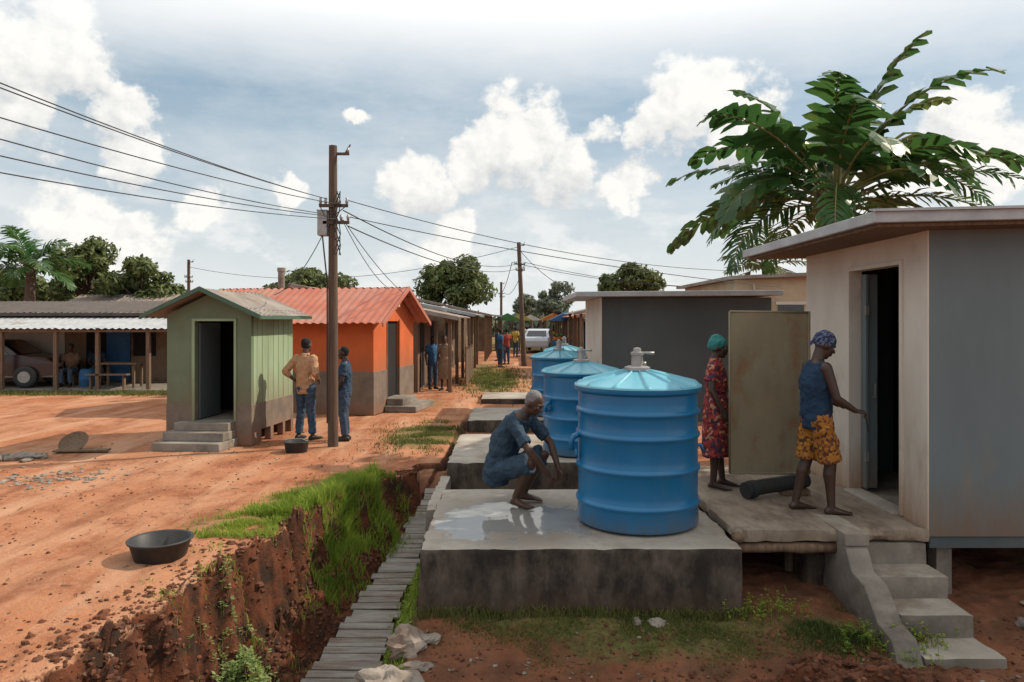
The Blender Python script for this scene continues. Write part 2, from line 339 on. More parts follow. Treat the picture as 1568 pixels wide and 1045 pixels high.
def wet_top(name,cx,cy,rx,ry):
    global N,L
    m=M['conc_top'].copy(); m.name=name; nt=m.node_tree; N=nt.nodes; L=nt.links; bs=N['Principled BSDF']
    col=bs.inputs['Base Color'].links[0].from_socket
    tc=N.new('ShaderNodeTexCoord'); mp=N.new('ShaderNodeMapping'); mp.vector_type='TEXTURE'; mp.inputs['Location'].default_value=(cx,cy,.1); mp.inputs['Scale'].default_value=(rx,ry,1); L.new(tc.outputs['Object'],mp.inputs[0])
    ln=N.new('ShaderNodeVectorMath'); ln.operation='LENGTH'; L.new(mp.outputs[0],ln.inputs[0])
    n1=nz(2.4,8,.7,tc.outputs['Object']); mk=mr(mth('ADD',ln.outputs['Value'],mth('MULTIPLY',mth('SUBTRACT',n1,.5),2.6)),1.05,.93)
    damp=mr(mth('ADD',ln.outputs['Value'],mth('MULTIPLY',mth('SUBTRACT',n1,.5),2.6)),1.6,1.0)
    c2=mx(mth('MULTIPLY',damp,.65),col,(.16,.13,.105)); c2=mx(mth('MULTIPLY',mk,.75),c2,(.24,.24,.23))
    L.new(c2,bs.inputs['Base Color']); L.new(mr(mk,0,1,.65,.07),bs.inputs['Roughness']); 
    bs.inputs['Specular IOR Level'].default_value=.5
    for l in list(bs.inputs['Normal'].links): 
        bn=l.from_node; L.new(mr(mk,0,1,.3,.02),bn.inputs['Strength'])
    return m
M['wet_top']=wet_top('wet_concrete_top',-.02,7.0,.75,.62)
def lumps(name,spots,m,fl=1):
    mb=MB()
    for (x,y,r,sink) in spots:
        z=H(x,y); sd=R()*99; n=6 if r<.05 else 18; q=4 if r<.05 else 12; vs=[]
        ax=(U(.7,1.35),U(.7,1.35),U(.45,.9)*fl)
        for i in range(q+1):
            t=-math.pi/2+math.pi*i/q
            for k in range(n):
                an=2*math.pi*k/n; d=V((math.cos(t)*math.cos(an)*ax[0],math.cos(t)*math.sin(an)*ax[1],math.sin(t)*ax[2]))
                f=1+.5*noise.noise(d*1.6+V((sd,0,0)))+.25*noise.noise(d*4+V((sd,0,0)))
                vs.append(V((x,y,z+r*(.4-sink)))+d*r*f)
        mb.add(vs,[(i*n+k,i*n+(k+1)%n,(i+1)*n+(k+1)%n,(i+1)*n+k) for i in range(q) for k in range(n)])
    return mb.build(name,m,smooth=False)
sp=[]
for _ in range(6200):
    y=U(4.3,9.8); e=pw(EDGE,y); x=random.gauss(e+.3,.33)
    if x<pw(FL,y)+.02: sp.append((x,y,min(.05,abs(random.gauss(0,.012))+.003),.3))
for _ in range(1500):
    y=4.2+ (R()**2)*9; x=U(-7,-2.2); sp.append((x,y,abs(random.gauss(0,.006))+.002,.2))
for _ in range(1800):
    y=U(4.4,6.1); x=U(-.7,4.6); sp.append((x,y,abs(random.gauss(0,.008))+.002,.2))
for _ in range(900):
    sp.append((random.gauss(2.35,.45),random.gauss(5.0,.22),abs(random.gauss(0,.015))+.004,.3))
for _ in range(260):
    y=U(4.6,9.5); sp.append((random.gauss((pw(FL,y)+pw(FR,y))/2-.2,.15),y,U(.004,.012),.0))
lumps('soil_clods',sp,'clod')
sp=[(-.84,5.72,.19,.25),(-.97,5.45,.15,.2),(-.72,5.42,.10,.2),(-.90,5.12,.2,.2),(-.66,5.75,.08,.2),(-7.3,10.7,.15,.2),(-7.05,10.75,.08,.1),(-7.5,10.6,.11,.1),(-7.1,10.5,.07,.1),(1.05,6.0,.05,.3),(1.2,5.98,.07,.3),(4.3,6.0,.10,.3),(4.55,6.3,.08,.2),(-4.9,5.0,.035,.2),(-2.6,4.6,.04,.2)]
for _ in range(140): sp.append((random.gauss(-6.0,.5),random.gauss(9.2,.3),U(.008,.045),.2))
for _ in range(90): sp.append((U(-9,-2.5),U(5,16),U(.006,.022),.2))
for _ in range(60): sp.append((U(-.7,4.5),U(4.6,6),U(.006,.02),.2))
lumps('rock_pile',sp,'rock',.75)
mb=MB()
for _ in range(500):
    if R()<.6: x,y=U(-8,-1.9),U(4.3,14)
    else: x,y=U(-.7,4.5),U(4.5,6.1)
    z=H(x,y)+.006; a=U(0,6.28); l=U(.012,.035); d=V((math.cos(a),math.sin(a),U(-.1,.3))); s_=V((-d.y,d.x,U(-.2,.2)))
    p=V((x,y,z)); mb.add([p-d*l,p+s_*l*.4,p+d*l,p-s_*l*.4],[(0,1,2,3)])
for _ in range(60):
    x,y=U(-7,-2.3),U(4.3,11); z=H(x,y)+.006; a=U(0,6.28); l=U(.04,.13); mb.tube([(x,y,z),(x+l*.5*math.cos(a),y+l*.5*math.sin(a),z+.006),(x+l*math.cos(a+.2),y+l*math.sin(a+.2),z)],.0035,4)
mb.build('leaf_litter','wood')
def blades(name,n,fn,h,w,m):
    mb=MB(); vs=[];fs=[]
    for _ in range(n):
        x,y=fn()
        z=H(x,y)-.01; hh=h*U(.35,1.25); a=U(0,6.283); ww=w*U(.6,1.2); la=U(0,6.283); ln=hh*U(.1,.8)
        dx,dy=math.cos(a)*ww,math.sin(a)*ww; lx,ly=math.cos(la)*ln,math.sin(la)*ln
        o=len(vs)
        vs+=[(x-dx,y-dy,z),(x+dx,y+dy,z),(x+dx*.7+lx*.35,y+dy*.7+ly*.35,z+hh*.6),(x-dx*.7+lx*.35,y-dy*.7+ly*.35,z+hh*.6),(x+lx,y+ly,z+hh*.95)]
        fs+=[(o,o+1,o+2,o+3),(o+3,o+2,o+4)]
    mb.v=vs;mb.f=fs
    return mb.build(name,m)
def clump(cx,cy,rx,ry,thr=-.05,s=2.2):
    def f():
        for _ in range(60):
            x=random.gauss(cx,rx*.5);y=random.gauss(cy,ry*.5)
            if noise.noise(V((x*s,y*s,7)))>thr+U(-.15,.15): return x,y
        return x,y
    return f
def strip(y0,y1,a,b,thr,s=3.5):
    def f():
        for _ in range(80):
            y=U(y0,y1); x=edgex(y)+random.gauss(a,b)
            if noise.noise(V((x*s,y*s,1)))>thr+U(-.2,.2): break
        return x,y
    return f
blades('ditch_edge_grass',8000,strip(6.7,8.4,-.38,.22,-.05),.065,.005,'grass')
blades('ditch_edge_grass',9000,strip(7.4,9.3,-.16,.20,-.10),.13,.006,'grass')
blades('ditch_edge_grass',5500,strip(7.6,9.1,.04,.12,-.05),.21,.006,'grass')
blades('ditch_edge_grass',2600,strip(7.2,8.9,.26,.12,.05),.13,.006,'grass')
blades('ditch_edge_grass',900,strip(5.2,7.2,.2,.25,.25),.06,.005,'grass')
blades('grass_patch',5000,clump(-1.45,12.7,.8,1.5),.06,.008,'grassdry')
blades('grass_patch',6000,clump(-.6,25,1.0,5),.10,.014,'grassdry')
blades('grass_patch',10000,clump(.9,6.0,2.2,.22,.0),.04,.004,'grassdry')
blades('grass_patch',5000,clump(1.2,5.7,1.6,.35,.08,3.0),.032,.004,'grassdry')
blades('grass_patch',3500,clump(2.75,5.9,.6,.35,.05),.06,.005,'grassdry')
blades('grass_patch',3500,lambda:(U(-1.15,-.84),U(5.2,8.0)),.09,.005,'grass')
blades('grass_patch',3000,lambda:(U(-15,-9),random.gauss(19.9,.25)),.12,.012,'grassdry')
blades('grass_patch',1500,lambda:(U(-.8,2),6.1+U(-.05,.02)),.10,.005,'grassdry')
def weeds(name,cx,cy,rx,ry,n,sz,m='weed'):
    mb=MB()
    for _ in range(n):
        x=random.gauss(cx,rx);y=random.gauss(cy,ry);z=H(x,y); hh=U(.02,.16)
        mb.tube([(x,y,z-.02),(x+U(-.02,.02),y+U(-.02,.02),z+hh)],[.002,.0015],4)
        for k in range(5):
            a=U(0,6.28);p=V((x,y,z+hh*U(.5,1.05)));d=V((math.cos(a),math.sin(a),U(-.2,.6)));sd=d.cross(V((0,0,1))).normalized();l=sz*U(.6,1.3)
            mb.add([p,p+d*l*.5+sd*l*.3,p+d*l,p+d*l*.5-sd*l*.3],[(0,1,2,3)])
    return mb.build(name,m)
weeds('weed_plant',-2.16,5.75,.09,.16,300,.036)
weeds('weed_plant',-1.95,5.3,.08,.25,90,.03,'grass')
weeds('weed_plant',3.0,5.65,.2,.15,130,.03,'grass')
weeds('weed_plant',2.1,6.15,.2,.08,80,.03,'grass')
weeds('weed_plant',-1.0,6.6,.08,.8,160,.03,'grass')
mb=MB(); y=4.2
while y<9.75:
    w=U(.085,.12); fl,fr,fz=pw(FL,y),pw(FR,y),pw(FZ,y); tz=(pw(FZ,y+.1)-fz)
    x0,x1=fl+U(-.02,.07),fr-U(.0,.07); z=fz+.01+U(0,.014); sk=U(-.025,.025); t=.02
    mb.add([(x0,y,z),(x1,y+sk,z),(x1,y+w+sk,z+tz*w*10*.98),(x0,y+w,z+tz*w*10*.98),(x0,y,z+t),(x1,y+sk,z+t+U(-.008,.008)),(x1,y+w+sk,z+t+tz*w*10),(x0,y+w,z+t+tz*w*10)],
           [(0,3,2,1),(4,5,6,7),(0,1,5,4),(1,2,6,5),(2,3,7,6),(3,0,4,7)])
    y+=w+U(.006,.02)
mb.build('ditch_plank_walkway','plank',bevel=.004)
# ------------------------------------------------------------------ concrete slabs
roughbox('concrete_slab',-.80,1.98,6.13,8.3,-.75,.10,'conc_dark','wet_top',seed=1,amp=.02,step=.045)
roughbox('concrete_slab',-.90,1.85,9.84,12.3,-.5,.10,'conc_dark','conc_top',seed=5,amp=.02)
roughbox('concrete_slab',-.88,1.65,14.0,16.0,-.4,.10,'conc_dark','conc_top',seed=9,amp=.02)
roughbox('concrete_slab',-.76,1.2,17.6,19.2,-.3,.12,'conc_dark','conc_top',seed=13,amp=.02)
roughbox('channel_kerb',-.97,-.83,8.0,9.78,-.6,-.06,'conc','conc_top',seed=15,amp=.015,rnd=.02)
# ------------------------------------------------------------------ tanks
def tank(x,y,r,h,z=.115,full=False,rz=0):
    G=group('water_tank',(x,y,z),rz)
    prof=[(r*.93,0),(r*.975,.015),(r*.985,.04)]
    ribs=[.17,.42,.66,.83] if full else [.2,.45,.7]
    for f in ribs:
        c=f*h; 
        prof+=[(r*.972,c-.035),(r*.98,c-.026),(r*1.004,c-.012),(r*1.008,c),(r*1.004,c+.012),(r*.98,c+.026),(r*.972,c+.035)]
        prof+=[(r*.968,c+.1)]
    prof+=[(r*.97,h-.05),(r*.985,h-.04),(r*1.02,h-.03),(r*1.03,h-.015),(r*1.03,h+.01),(r*1.01,h+.02),(r*.95,h+.02)]
    MB().lathe(prof,n=72).build('body','tank',G,auto=True)
    mb=MB(); n=216; rings=[(1.035,.012),(1.03,.026),(.96,.034),(.7,.075),(.4,.122),(.17,.155),(.13,.158)]
    vs=[]
    for f,dz in rings:
        for k in range(n):
            a=2*math.pi*k/n; rid=max(0,math.cos(a*12))**14*.03*(1 if .15<f<.99 else 0)*(.5+.5*f)
            vs.append((math.cos(a)*r*f,math.sin(a)*r*f,h+dz+rid))
    m=len(rings); mb.add(vs,[(i*n+k,i*n+(k+1)%n,(i+1)*n+(k+1)%n,(i+1)*n+k) for i in range(m-1) for k in range(n)]+[tuple(range((m-1)*n,m*n))])
    mb.build('lid','tanklid',G,smooth=True)
    k=r/.6
    mb=MB(); mb.lathe([(.125*k,h+.155),(.125*k,h+.185),(.10*k,h+.195),(.06*k,h+.198),(.055*k,h+.30),(.065*k,h+.305),(.065*k,h+.33),(.04*k,h+.335),(.035*k,h+.37),(.01,h+.375)],n=28)
    mb.build('cap','steel',G,auto=True)
    mb=MB(); mb.tube([(0,0,h+.32),(.09,-.02,h+.325),(.16,-.03,h+.32)],[.015,.012,.016],10); mb.tube([(.05,0,h+.22),(.085,0,h+.22)],.018,8); mb.build('valve_handle','steel',G,smooth=True)
    mb=MB(); a=r*.97
    mb.tube([(-a+.02,-.1,.76*h*.86),(-a-.05,-.1,.74*h*.86),(-a-.075,-.1,.70*h*.86),(-a-.075,-.1,.62*h*.86)],[.028,.028,.028,.026],12); mb.tube([(-a-.02,-.1,.655),(-a-.04,-.1,.655)],.04,12)
    mb.build('outlet_pipe','tank',G,smooth=True)
    mb=MB(); mb.tube([(a-.02,.05,.55*h),(a+.06,.05,.55*h),(a+.085,.05,.5*h)],[.02,.02,.017],10); mb.build('tap','tank',G,smooth=True)
tank(1.218,6.99,.59,1.29,full=True)
tank(1.02,10.6,.57,1.16,rz=.4)
tank(.96,14.75,.57,1.16,rz=1)
tank(1.28,17.6,.5,1.25,z=.02,rz=2)
# ------------------------------------------------------------------ deck + stairs
G=group('raised_deck')
roughbox('deck_slab',1.99,3.76,6.46,9.35,.05,.16,'deck',None,G,seed=22,amp=.026,step=.05,rnd=.02)
mb=MB()
for yy,r,x0,x1 in ((6.52,.055,1.97,2.95),(6.62,.05,2.1,3.6),(7.4,.06,2.0,3.7),(8.4,.06,2.0,3.7),(9.2,.06,2.0,3.7)):
    mb.tube([(x0+(x1-x0)*i/6,yy+.012*noise.noise(V((i,yy,0))),-.012+.01*noise.noise(V((i,yy,5)))) for i in range(7)],[r*U(.85,1.05) for _ in range(7)],10)
mb.tube([(2.02,6.4,.10),(2.12,7.2,.09),(2.04,8.0,.1)],[.045,.05,.04],10)
mb.build('deck_logs','wood',G,smooth=True)
mb=MB()
for x,y in ((2.2,7.2),(2.75,7.1),(2.15,8.2),(2.8,8.2),(3.5,8.2),(2.2,9.1),(3.5,9.1)): mb.tube([(x,y,-.8),(x,y,0)],.06,10)
mb.build('deck_posts','wood',G)
roughbox('deck_support_wall',2.75,2.92,6.7,8.8,-.8,-.05,'conc_dark',None,G,seed=31)
roughbox('deck_back_wall',1.99,3.76,9.0,9.12,-.9,-.08,'conc_dark',None,G,seed=33)
G=group('concrete_stairs')
tops=[(5.45,-.52),(5.8,-.335),(6.15,-.15),(6.48,.035)]
zb=-.9
for i,(y0,zt) in enumerate(tops):
    roughbox('step_%d'%(i+1),3.135,3.74-(.0 if i else -.02),y0,6.9-.002*i,zb,zt,'conc','conc_top',G,seed=40+i,amp=.009,rnd=.010,step=.04); zb=zt-.06
mb=MB(); mb.poly([(2.93,6.98,-.9),(2.93,6.98,.145),(2.93,6.45,.145),(2.93,6.3,.03),(2.93,6.2,-.12),(2.93,5.98,-.16),(2.93,5.75,-.38),(2.93,5.55,-.42),(2.93,5.42,-.62),(2.93,5.42,-.9)],(.2,0,0))
o=mb.build('side_wall','conc',G)
b=o.modifiers.new('b','BEVEL'); b.width=.012; b.segments=2
roughbox('cap_block',2.92,3.14,6.3,6.95,.06,.17,'conc','conc_top',G,seed=60,rnd=.012,amp=.01)
# ------------------------------------------------------------------ white/grey utility building
G=group('utility_building')
X0=3.77;Y0=6.54;Y1=9.2;X1=8.2;ZT=2.88
mb=MB()
mb.box(X0,X0+.12,Y0,6.96,.10,ZT); mb.box(X0,X0+.12,7.99,Y1,.10,ZT); mb.box(X0,X0+.12,6.96,7.99,2.59,ZT); mb.box(X0,X0+.12,6.96,7.99,.02,.165)
mb.build('front_wall','white',G)
mb=MB(); mb.box(X0+.003,X1,Y0-.04,Y0-.002,.09,ZT); mb.build('side_cladding','grey',G)
mb=MB(); mb.box(X0-.012,X0+.002,Y0-.045,Y0+.05,.09,ZT-.003); mb.build('corner_strip','white',G,bevel=.004)
mb=MB(); 
for x in (5.2,6.4,7.6): mb.box(x,x+.012,Y0-.048,Y0-.039,.1,ZT-.01)
mb.build('panel_joints','dgrey',G)
mb=MB(); mb.box(X1-.12,X1,Y0,Y1,.1,ZT-.004); mb.box(X0+.12,X1-.12,Y1-.12,Y1-.002,.1,ZT-.004); mb.box(X0+.13,X1-.13,Y0+.002,Y0+.06,.1,ZT-.004); mb.build('back_walls','dgrey',G)
mb=MB(); mb.box(X0+.12,X1-.13,Y0+.06,Y1-.13,.05,.155); mb.build('floor','conc',G)
mb=MB(); mb.box(X0-.025,X0+.125,6.915,6.958,.16,2.63);mb.box(X0-.025,X0+.125,7.992,8.04,.16,2.63);mb.box(X0-.025,X0+.125,6.958,7.992,2.585,2.63); mb.build('door_frame','white',G,bevel=.005)
mb=MB(); mb.box(X0-.09,X0+.11,6.97,7.98,.13,.185); mb.build('threshold','conc_top',G,bevel=.008)
mb=MB(); mb.box(X0+.13,X0+.25,7.90,7.95,.2,2.55); mb.box(X0+.10,X0+.13,7.86,7.96,.2,2.55); mb.build('door_leaf','grey',G,bevel=.004)
mb=MB(); mb.box(X0+1.0,X0+1.05,6.7,9.0,.16,2.8); mb.build('dark_room_sheet','black',G)  # sheet behind the doorway; the room's darkness is painted on it
mb=MB(); mb.tube([(X0+.2,7.895,1.2),(X0+.2,7.85,1.2),(X0+.2,7.85,1.35),(X0+.2,7.895,1.35)],.008,6); mb.box(X0+.09,X0+.13,7.84,7.862,.5,.6);mb.box(X0+.09,X0+.13,7.84,7.862,2.1,2.2); mb.build('handle_and_hinges','steel',G)
mb=MB(); mb.add([(3.08,6.1,2.875),(8.5,6.1,3.0),(8.5,9.6,3.0),(3.08,9.6,2.875),(3.08,6.1,2.975),(8.5,6.1,3.1),(8.5,9.6,3.1),(3.08,9.6,2.975)],[(0,3,2,1),(4,5,6,7),(0,1,5,4),(1,2,6,5),(2,3,7,6),(3,0,4,7)])
mb.build('roof_slab','metalroof',G,bevel=.008)
mb=MB(); mb.add([(3.14,6.16,2.845),(8.4,6.16,2.96),(8.4,9.5,2.96),(3.14,9.5,2.845),(3.14,6.16,2.872),(8.4,6.16,2.992),(8.4,9.5,2.992),(3.14,9.5,2.872)],[(0,3,2,1),(4,5,6,7),(0,1,5,4),(1,2,6,5),(2,3,7,6),(3,0,4,7)])
mb.build('soffit','wood',G)
mb=MB(); mb.add([(3.06,6.07,2.968),(8.5,6.07,3.094),(8.5,6.16,3.112),(3.06,6.16,2.986),(3.06,6.07,2.99),(8.5,6.07,3.116),(8.5,6.16,3.13),(3.06,6.16,3.0)],[(0,3,2,1),(4,5,6,7),(0,1,5,4),(1,2,6,5),(2,3,7,6),(3,0,4,7)])
mb.build('drip_edge','metalroof',G)
mb=MB(); mb.box(X0+.02,X1,Y0-.02,Y0+.1,-.02,.088); mb.build('base_beam','dgrey',G)
mb=MB()
for x in (3.9,5.2,6.6,8.0):
    for y in (6.6,9.0): mb.box(x,x+.14,y,y+.14,-.9,-.02)
mb.build('stilts','conc',G)
G=group('metal_door_panel',(2.765,7.72,0),math.radians(-3))
nx_=14;nz_=20;vs=[];fs=[]
for s_ in (0,1):
    for j in range(nz_+1):
        for i in range(nx_+1):
            x=-.415+.83*i/nx_; z=.41+1.72*j/nz_
            vs.append((x,(.018 if s_ else 0)+.035*noise.noise(V((x*2,z*1.5,0))),z+.01*noise.noise(V((x*4,z,2)))))
o=(nx_+1)*(nz_+1)
for j in range(nz_):
    for i in range(nx_):
        a=j*(nx_+1)+i; fs+=[(a,a+1,a+nx_+2,a+nx_+1),(o+a,o+a+nx_+1,o+a+nx_+2,o+a+1)]
for i in range(nx_): fs+=[(i,o+i,o+i+1,i+1)]; a=nz_*(nx_+1)+i; fs+=[(a,a+1,o+a+1,o+a)]
for j in range(nz_): a=j*(nx_+1); fs+=[(a,a+nx_+1,o+a+nx_+1,o+a)]; a+=nx_; fs+=[(a,o+a,o+a+nx_+1,a+nx_+1)]
mb=MB(); mb.add(vs,fs); mb.build('sheet','panel',G,auto=True)
mb=MB(); mb.tube([(-.42,0,.40),(-.42,0,2.14)],.012,8); mb.tube([(.42,0,.40),(.42,0,2.14)],.014,8); mb.tube([(-.42,0,2.14),(.42,0,2.13)],.012,8);mb.tube([(-.42,0,.40),(.42,0,.40)],.012,8); mb.build('edge_frame','panel',G,smooth=True)
G=group('drain_pipe')
mb=MB(); mb.tube([(2.45,7.55,.255),(2.6,7.62,.27),(3.2,7.82,.31)],[.085,.08,.08],20); mb.build('pipe','rubber',G,auto=True)
mb=MB(); mb.tube([(2.50,7.572,.258),(2.56,7.598,.264)],[.092,.092],20); mb.build('pipe_collar','rubber',G,auto=True)
mb=MB(); mb.box(2.9,3.2,7.7,7.86,.165,.225); mb.build('wood_block','wood',G)
# ------------------------------------------------------------------ grey building (mid)
G=group('grey_block_building')
mb=MB(); mb.box(1.80,5.2,14.4,14.5,0,2.5); mb.build('front_wall','dgrey',G)
mb=MB(); mb.box(1.77,1.90,14.503,17.3,0,2.5); mb.box(1.765,1.80,14.38,14.502,0,2.5); mb.build('left_wall','white',G)
mb=MB(); mb.box(5.1,5.2,14.5,17.3,0,2.5);mb.box(1.9,5.1,17.2,17.3,0,2.5); mb.build('back_walls','dgrey',G)
mb=MB(); mb.add([(1.25,14.0,2.50),(5.3,14.0,2.53),(5.3,17.6,2.53),(1.25,17.6,2.50),(1.25,14.0,2.6),(5.3,14.0,2.63),(5.3,17.6,2.63),(1.25,17.6,2.60)],[(0,3,2,1),(4,5,6,7),(0,1,5,4),(1,2,6,5),(2,3,7,6),(3,0,4,7)]); mb.build('roof','metalroof',G,bevel=.01)
G=group('cream_house')
mb=MB(); mb.box(5.3,11,17,17.15,0,3.0); mb.box(5.3,5.45,17.15,22,0,3.0); mb.build('walls','cream',G)
mb=MB(); mb.poly([(5.1,16.8,3.0),(11,16.8,3.25),(11,16.8,3.33),(5.1,16.8,3.08)],(0,5.5,0)); mb.build('roof','roofrust',G)
mb=MB(); mb.box(6.3,6.9,16.97,16.998,1.5,2.4); mb.build('window','glass',G)
mb=MB(); mb.box(6.24,6.96,16.985,16.9995,2.41,2.48);mb.tube([(5.7,16.93,2.9),(5.75,16.93,2.2),(5.95,16.93,2.05)],.02,8); mb.build('trim','white',G)
# ------------------------------------------------------------------ green booth
G=group('green_booth',(-4.24,11.68,0),math.radians(-6))
W=-1.45;D=1.65
mb=MB(); mb.box(W,-.96,0,.09,.67,2.1); mb.box(-.29,0,0,.09,.67,2.1); mb.box(-.96,-.29,0,.09,2.03,2.1)
mb.poly([(W,0,2.1),(0,0,2.1),(0,0,2.13),(W/2,0,2.47),(W,0,2.13)],(0,.09,0)); mb.build('front_wall','green',G)
mb=MB(); mb.box(-.09,0,.092,D-.092,.67,2.12);mb.box(W,W+.09,.092,D-.092,.67,2.12);mb.box(W,0,D-.09,D,.67,2.12)
mb.build('side_walls','green_lit',G)
mb=MB()
for i in range(1,8): mb.box(-.001,.004,i*D/8-.003,i*D/8+.003,.68,2.1)
mb.build('side_battens','green',G)
mb=MB(); mb.box(W-.01,-.96,-.01,.1,0,.67); mb.box(-.29,.01,-.01,.1,0,.67); mb.box(-.1,.01,.102,D-.1,.22,.67);mb.box(-.1,.01,.102,.35,0,.22);mb.box(-.1,.01,.7,.82,0,.22);mb.box(-.1,.01,1.2,1.3,0,.22);mb.box(W-.01,W+.1,.102,D-.1,0,.67);mb.box(W-.01,.01,D-.1,D+.01,0,.67); mb.build('base','brownbase',G,bevel=.006)
mb=MB(); mb.box(-.96,-.29,-.005,D-.1,.3,.40); mb.build('floor','conc',G)
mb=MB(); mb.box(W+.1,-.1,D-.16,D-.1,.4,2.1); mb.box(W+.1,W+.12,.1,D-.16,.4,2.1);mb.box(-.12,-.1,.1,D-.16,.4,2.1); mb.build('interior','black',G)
mb=MB(); mb.box(-1.01,-.962,-.02,.1,.4,2.07);mb.box(-.288,-.25,-.02,.1,.4,2.07);mb.box(-.962,-.288,-.02,.1,2.03,2.07); mb.build('door_frame','green_lit',G)
mb=MB(); mb.box(-.955,-.925,.1,.75,.42,2.0); mb.build('door_leaf','dgrey',G)
mb=MB(); mb.box(-1.33,-.22,-.62,-.012,0,.13);mb.box(-1.27,-.26,-.42,-.012,.13,.265);mb.box(-1.2,-.28,-.22,-.012,.265,.395); mb.build('steps','conc',G,bevel=.012)
mb=MB(); corr(mb,(.27,-.28,2.10),(.27,D+.2,2.10),(W/2,D+.2,2.54),(W/2,-.28,2.54)); mb.build('roof_right','roofrust',G,smooth=True)
mb=MB(); corr(mb,(W-.27,D+.2,2.10),(W-.27,-.28,2.10),(W/2,-.28,2.54),(W/2,D+.2,2.54)); mb.build('roof_left','roofrust',G,smooth=True)
mb=MB(); mb.poly([(.29,-.30,2.06),(.29,-.30,2.13),(W/2,-.30,2.585),(W-.29,-.30,2.13),(W-.29,-.30,2.06),(W/2,-.30,2.51)],(0,.035,0))
mb.box(.265,.295,-.26,D+.2,2.06,2.12); mb.build('fascia','greentrim',G)
# ------------------------------------------------------------------ orange house
G=group('orange_house',(-2.97,15.4,0),math.radians(-10.4))
W=-4.2;D=2.7
mb=MB(); mb.box(W,0,0,.12,.93,2.1); mb.box(-.12,0,.122,.85,.93,2.1); mb.box(-.12,0,1.62,D,.93,2.1); mb.box(-.12,0,.85,1.62,2.02,2.1)
mb.poly([(-.12,0,2.1),(-.12,D,2.1),(-.12,D/2,2.72)],(.12,0,0)); mb.poly([(W,0,2.1),(W,D,2.1),(W,D/2,2.72)],(.12,0,0)); mb.box(W,W+.12,.122,D,.93,2.1); mb.box(W+.12,-.12,D-.12,D,.93,2.1); mb.build('walls','orange',G)
mb=MB(); mb.box(W-.01,.01,-.01,.13,0,.93); mb.box(-.13,.01,.132,.85,0,.93); mb.box(-.13,.01,1.62,D+.01,0,.93);mb.box(W-.01,W+.13,.132,D+.01,0,.93); mb.build('plinth','brownbase',G,bevel=.008)
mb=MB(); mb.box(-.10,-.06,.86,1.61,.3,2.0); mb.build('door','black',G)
mb=MB(); mb.box(-.13,.015,.80,.848,.28,2.06);mb.box(-.13,.015,1.622,1.66,.28,2.06); mb.build('door_frame','brownwall',G)
mb=MB(); mb.box(.02,.75,.6,2.0,0,.13); mb.box(.02,.4,.75,1.75,.13,.28); mb.build('door_step','conc',G,bevel=.015)
mb=MB(); mb.box(-.13,0,.85,1.62,.0,.28); mb.build('sill','conc',G)
mb=MB(); corr(mb,(W-.3,-.33,1.98),(.33,-.33,1.98),(.33,D/2,2.80),(W-.3,D/2,2.80),.18,.02); corr(mb,(.33,D+.33,1.98),(W-.3,D+.33,1.98),(W-.3,D/2,2.80),(.33,D/2,2.80),.18,.02); mb.build('roof','roofred',G,smooth=True)
mb=MB(); mb.poly([(.33,-.36,1.90),(.33,-.36,1.99),(.33,D/2,2.83),(.33,D+.36,1.99),(.33,D+.36,1.90),(.33,D/2,2.73)],(.03,0,0)); mb.build('bargeboard','roofred',G)
mb=MB(); mb.tube([(W+.3,D+.6,0),(W+.3,D+.6,3.35)],.09,12); mb.tube([(W+.3,D+.6,3.35),(W+.3,D+.6,3.45)],.11,12); mb.build('chimney','conc',G)
mb=MB(); mb.tube([(.06,D/2,2.35),(.06,D/2,2.45)],.06,10); mb.build('wall_lamp','white',G)
# ------------------------------------------------------------------ long shop building, left
G=group('long_shop_building')
mb=MB(); mb.box(-26,-9.7,23,23.15,0,2.2); mb.box(-9.85,-9.7,23.15,26.2,0,2.3); mb.build('walls','tan',G)
mb=MB(); mb.box(-16.4,-14.3,22.96,22.995,.1,2.0); mb.build('white_wall_panel','white',G)
mb=MB()
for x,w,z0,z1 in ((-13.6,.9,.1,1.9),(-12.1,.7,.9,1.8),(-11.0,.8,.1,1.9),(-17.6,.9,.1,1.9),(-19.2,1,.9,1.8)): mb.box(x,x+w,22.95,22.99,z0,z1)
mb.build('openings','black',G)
mb=MB(); mb.box(-12.95,-12.2,22.94,22.98,.1,1.75); mb.box(-10.0,-9.75,22.9,22.95,.2,1.6); mb.build('blue_door','c_b',G)
mb=MB(); corr(mb,(-26,20.4,1.80),(-9.5,20.4,1.80),(-9.5,23,2.16),(-26,23,2.16),.2,.022); mb.build('awning','metalroof',G,smooth=True)
mb=MB(); corr(mb,(-26,22.6,2.24),(-9.3,22.6,2.3),(-9.3,26.5,2.75),(-26,26.5,2.7),.2,.02); mb.build('roof','roofdark',G,smooth=True)
mb=MB(); mb.box(-26,-9.3,22.55,22.6,2.17,2.27); mb.build('fascia','roofdark',G)
mb=MB()
for x in (-10.4,-11.85,-13.05,-14.6,-16.2,-18,-20): mb.box(x-.05,x+.05,20.5,20.6,0,1.82)
mb.box(-26,-9.5,20.49,20.61,1.70,1.765); mb.build('posts','wood',G)
mb=MB(); mb.box(-26,-9.5,20.3,23,-.05,.06); mb.build('floor','conc',G)
G=group('wooden_table',(-11.6,21.3,.06))
mb=MB(); mb.box(-.6,.6,-.3,.3,.68,.73)
for a in(-.5,.5):
    for b_ in(-.22,.22): mb.box(a-.03,a+.03,b_-.03,b_+.03,0,.68)
mb.box(-.6,.6,-.8,-.6,.4,.44);mb.box(-.5,-.45,-.75,-.65,0,.4);mb.box(.45,.5,-.75,-.65,0,.4); mb.build('table_and_bench','wood',G)
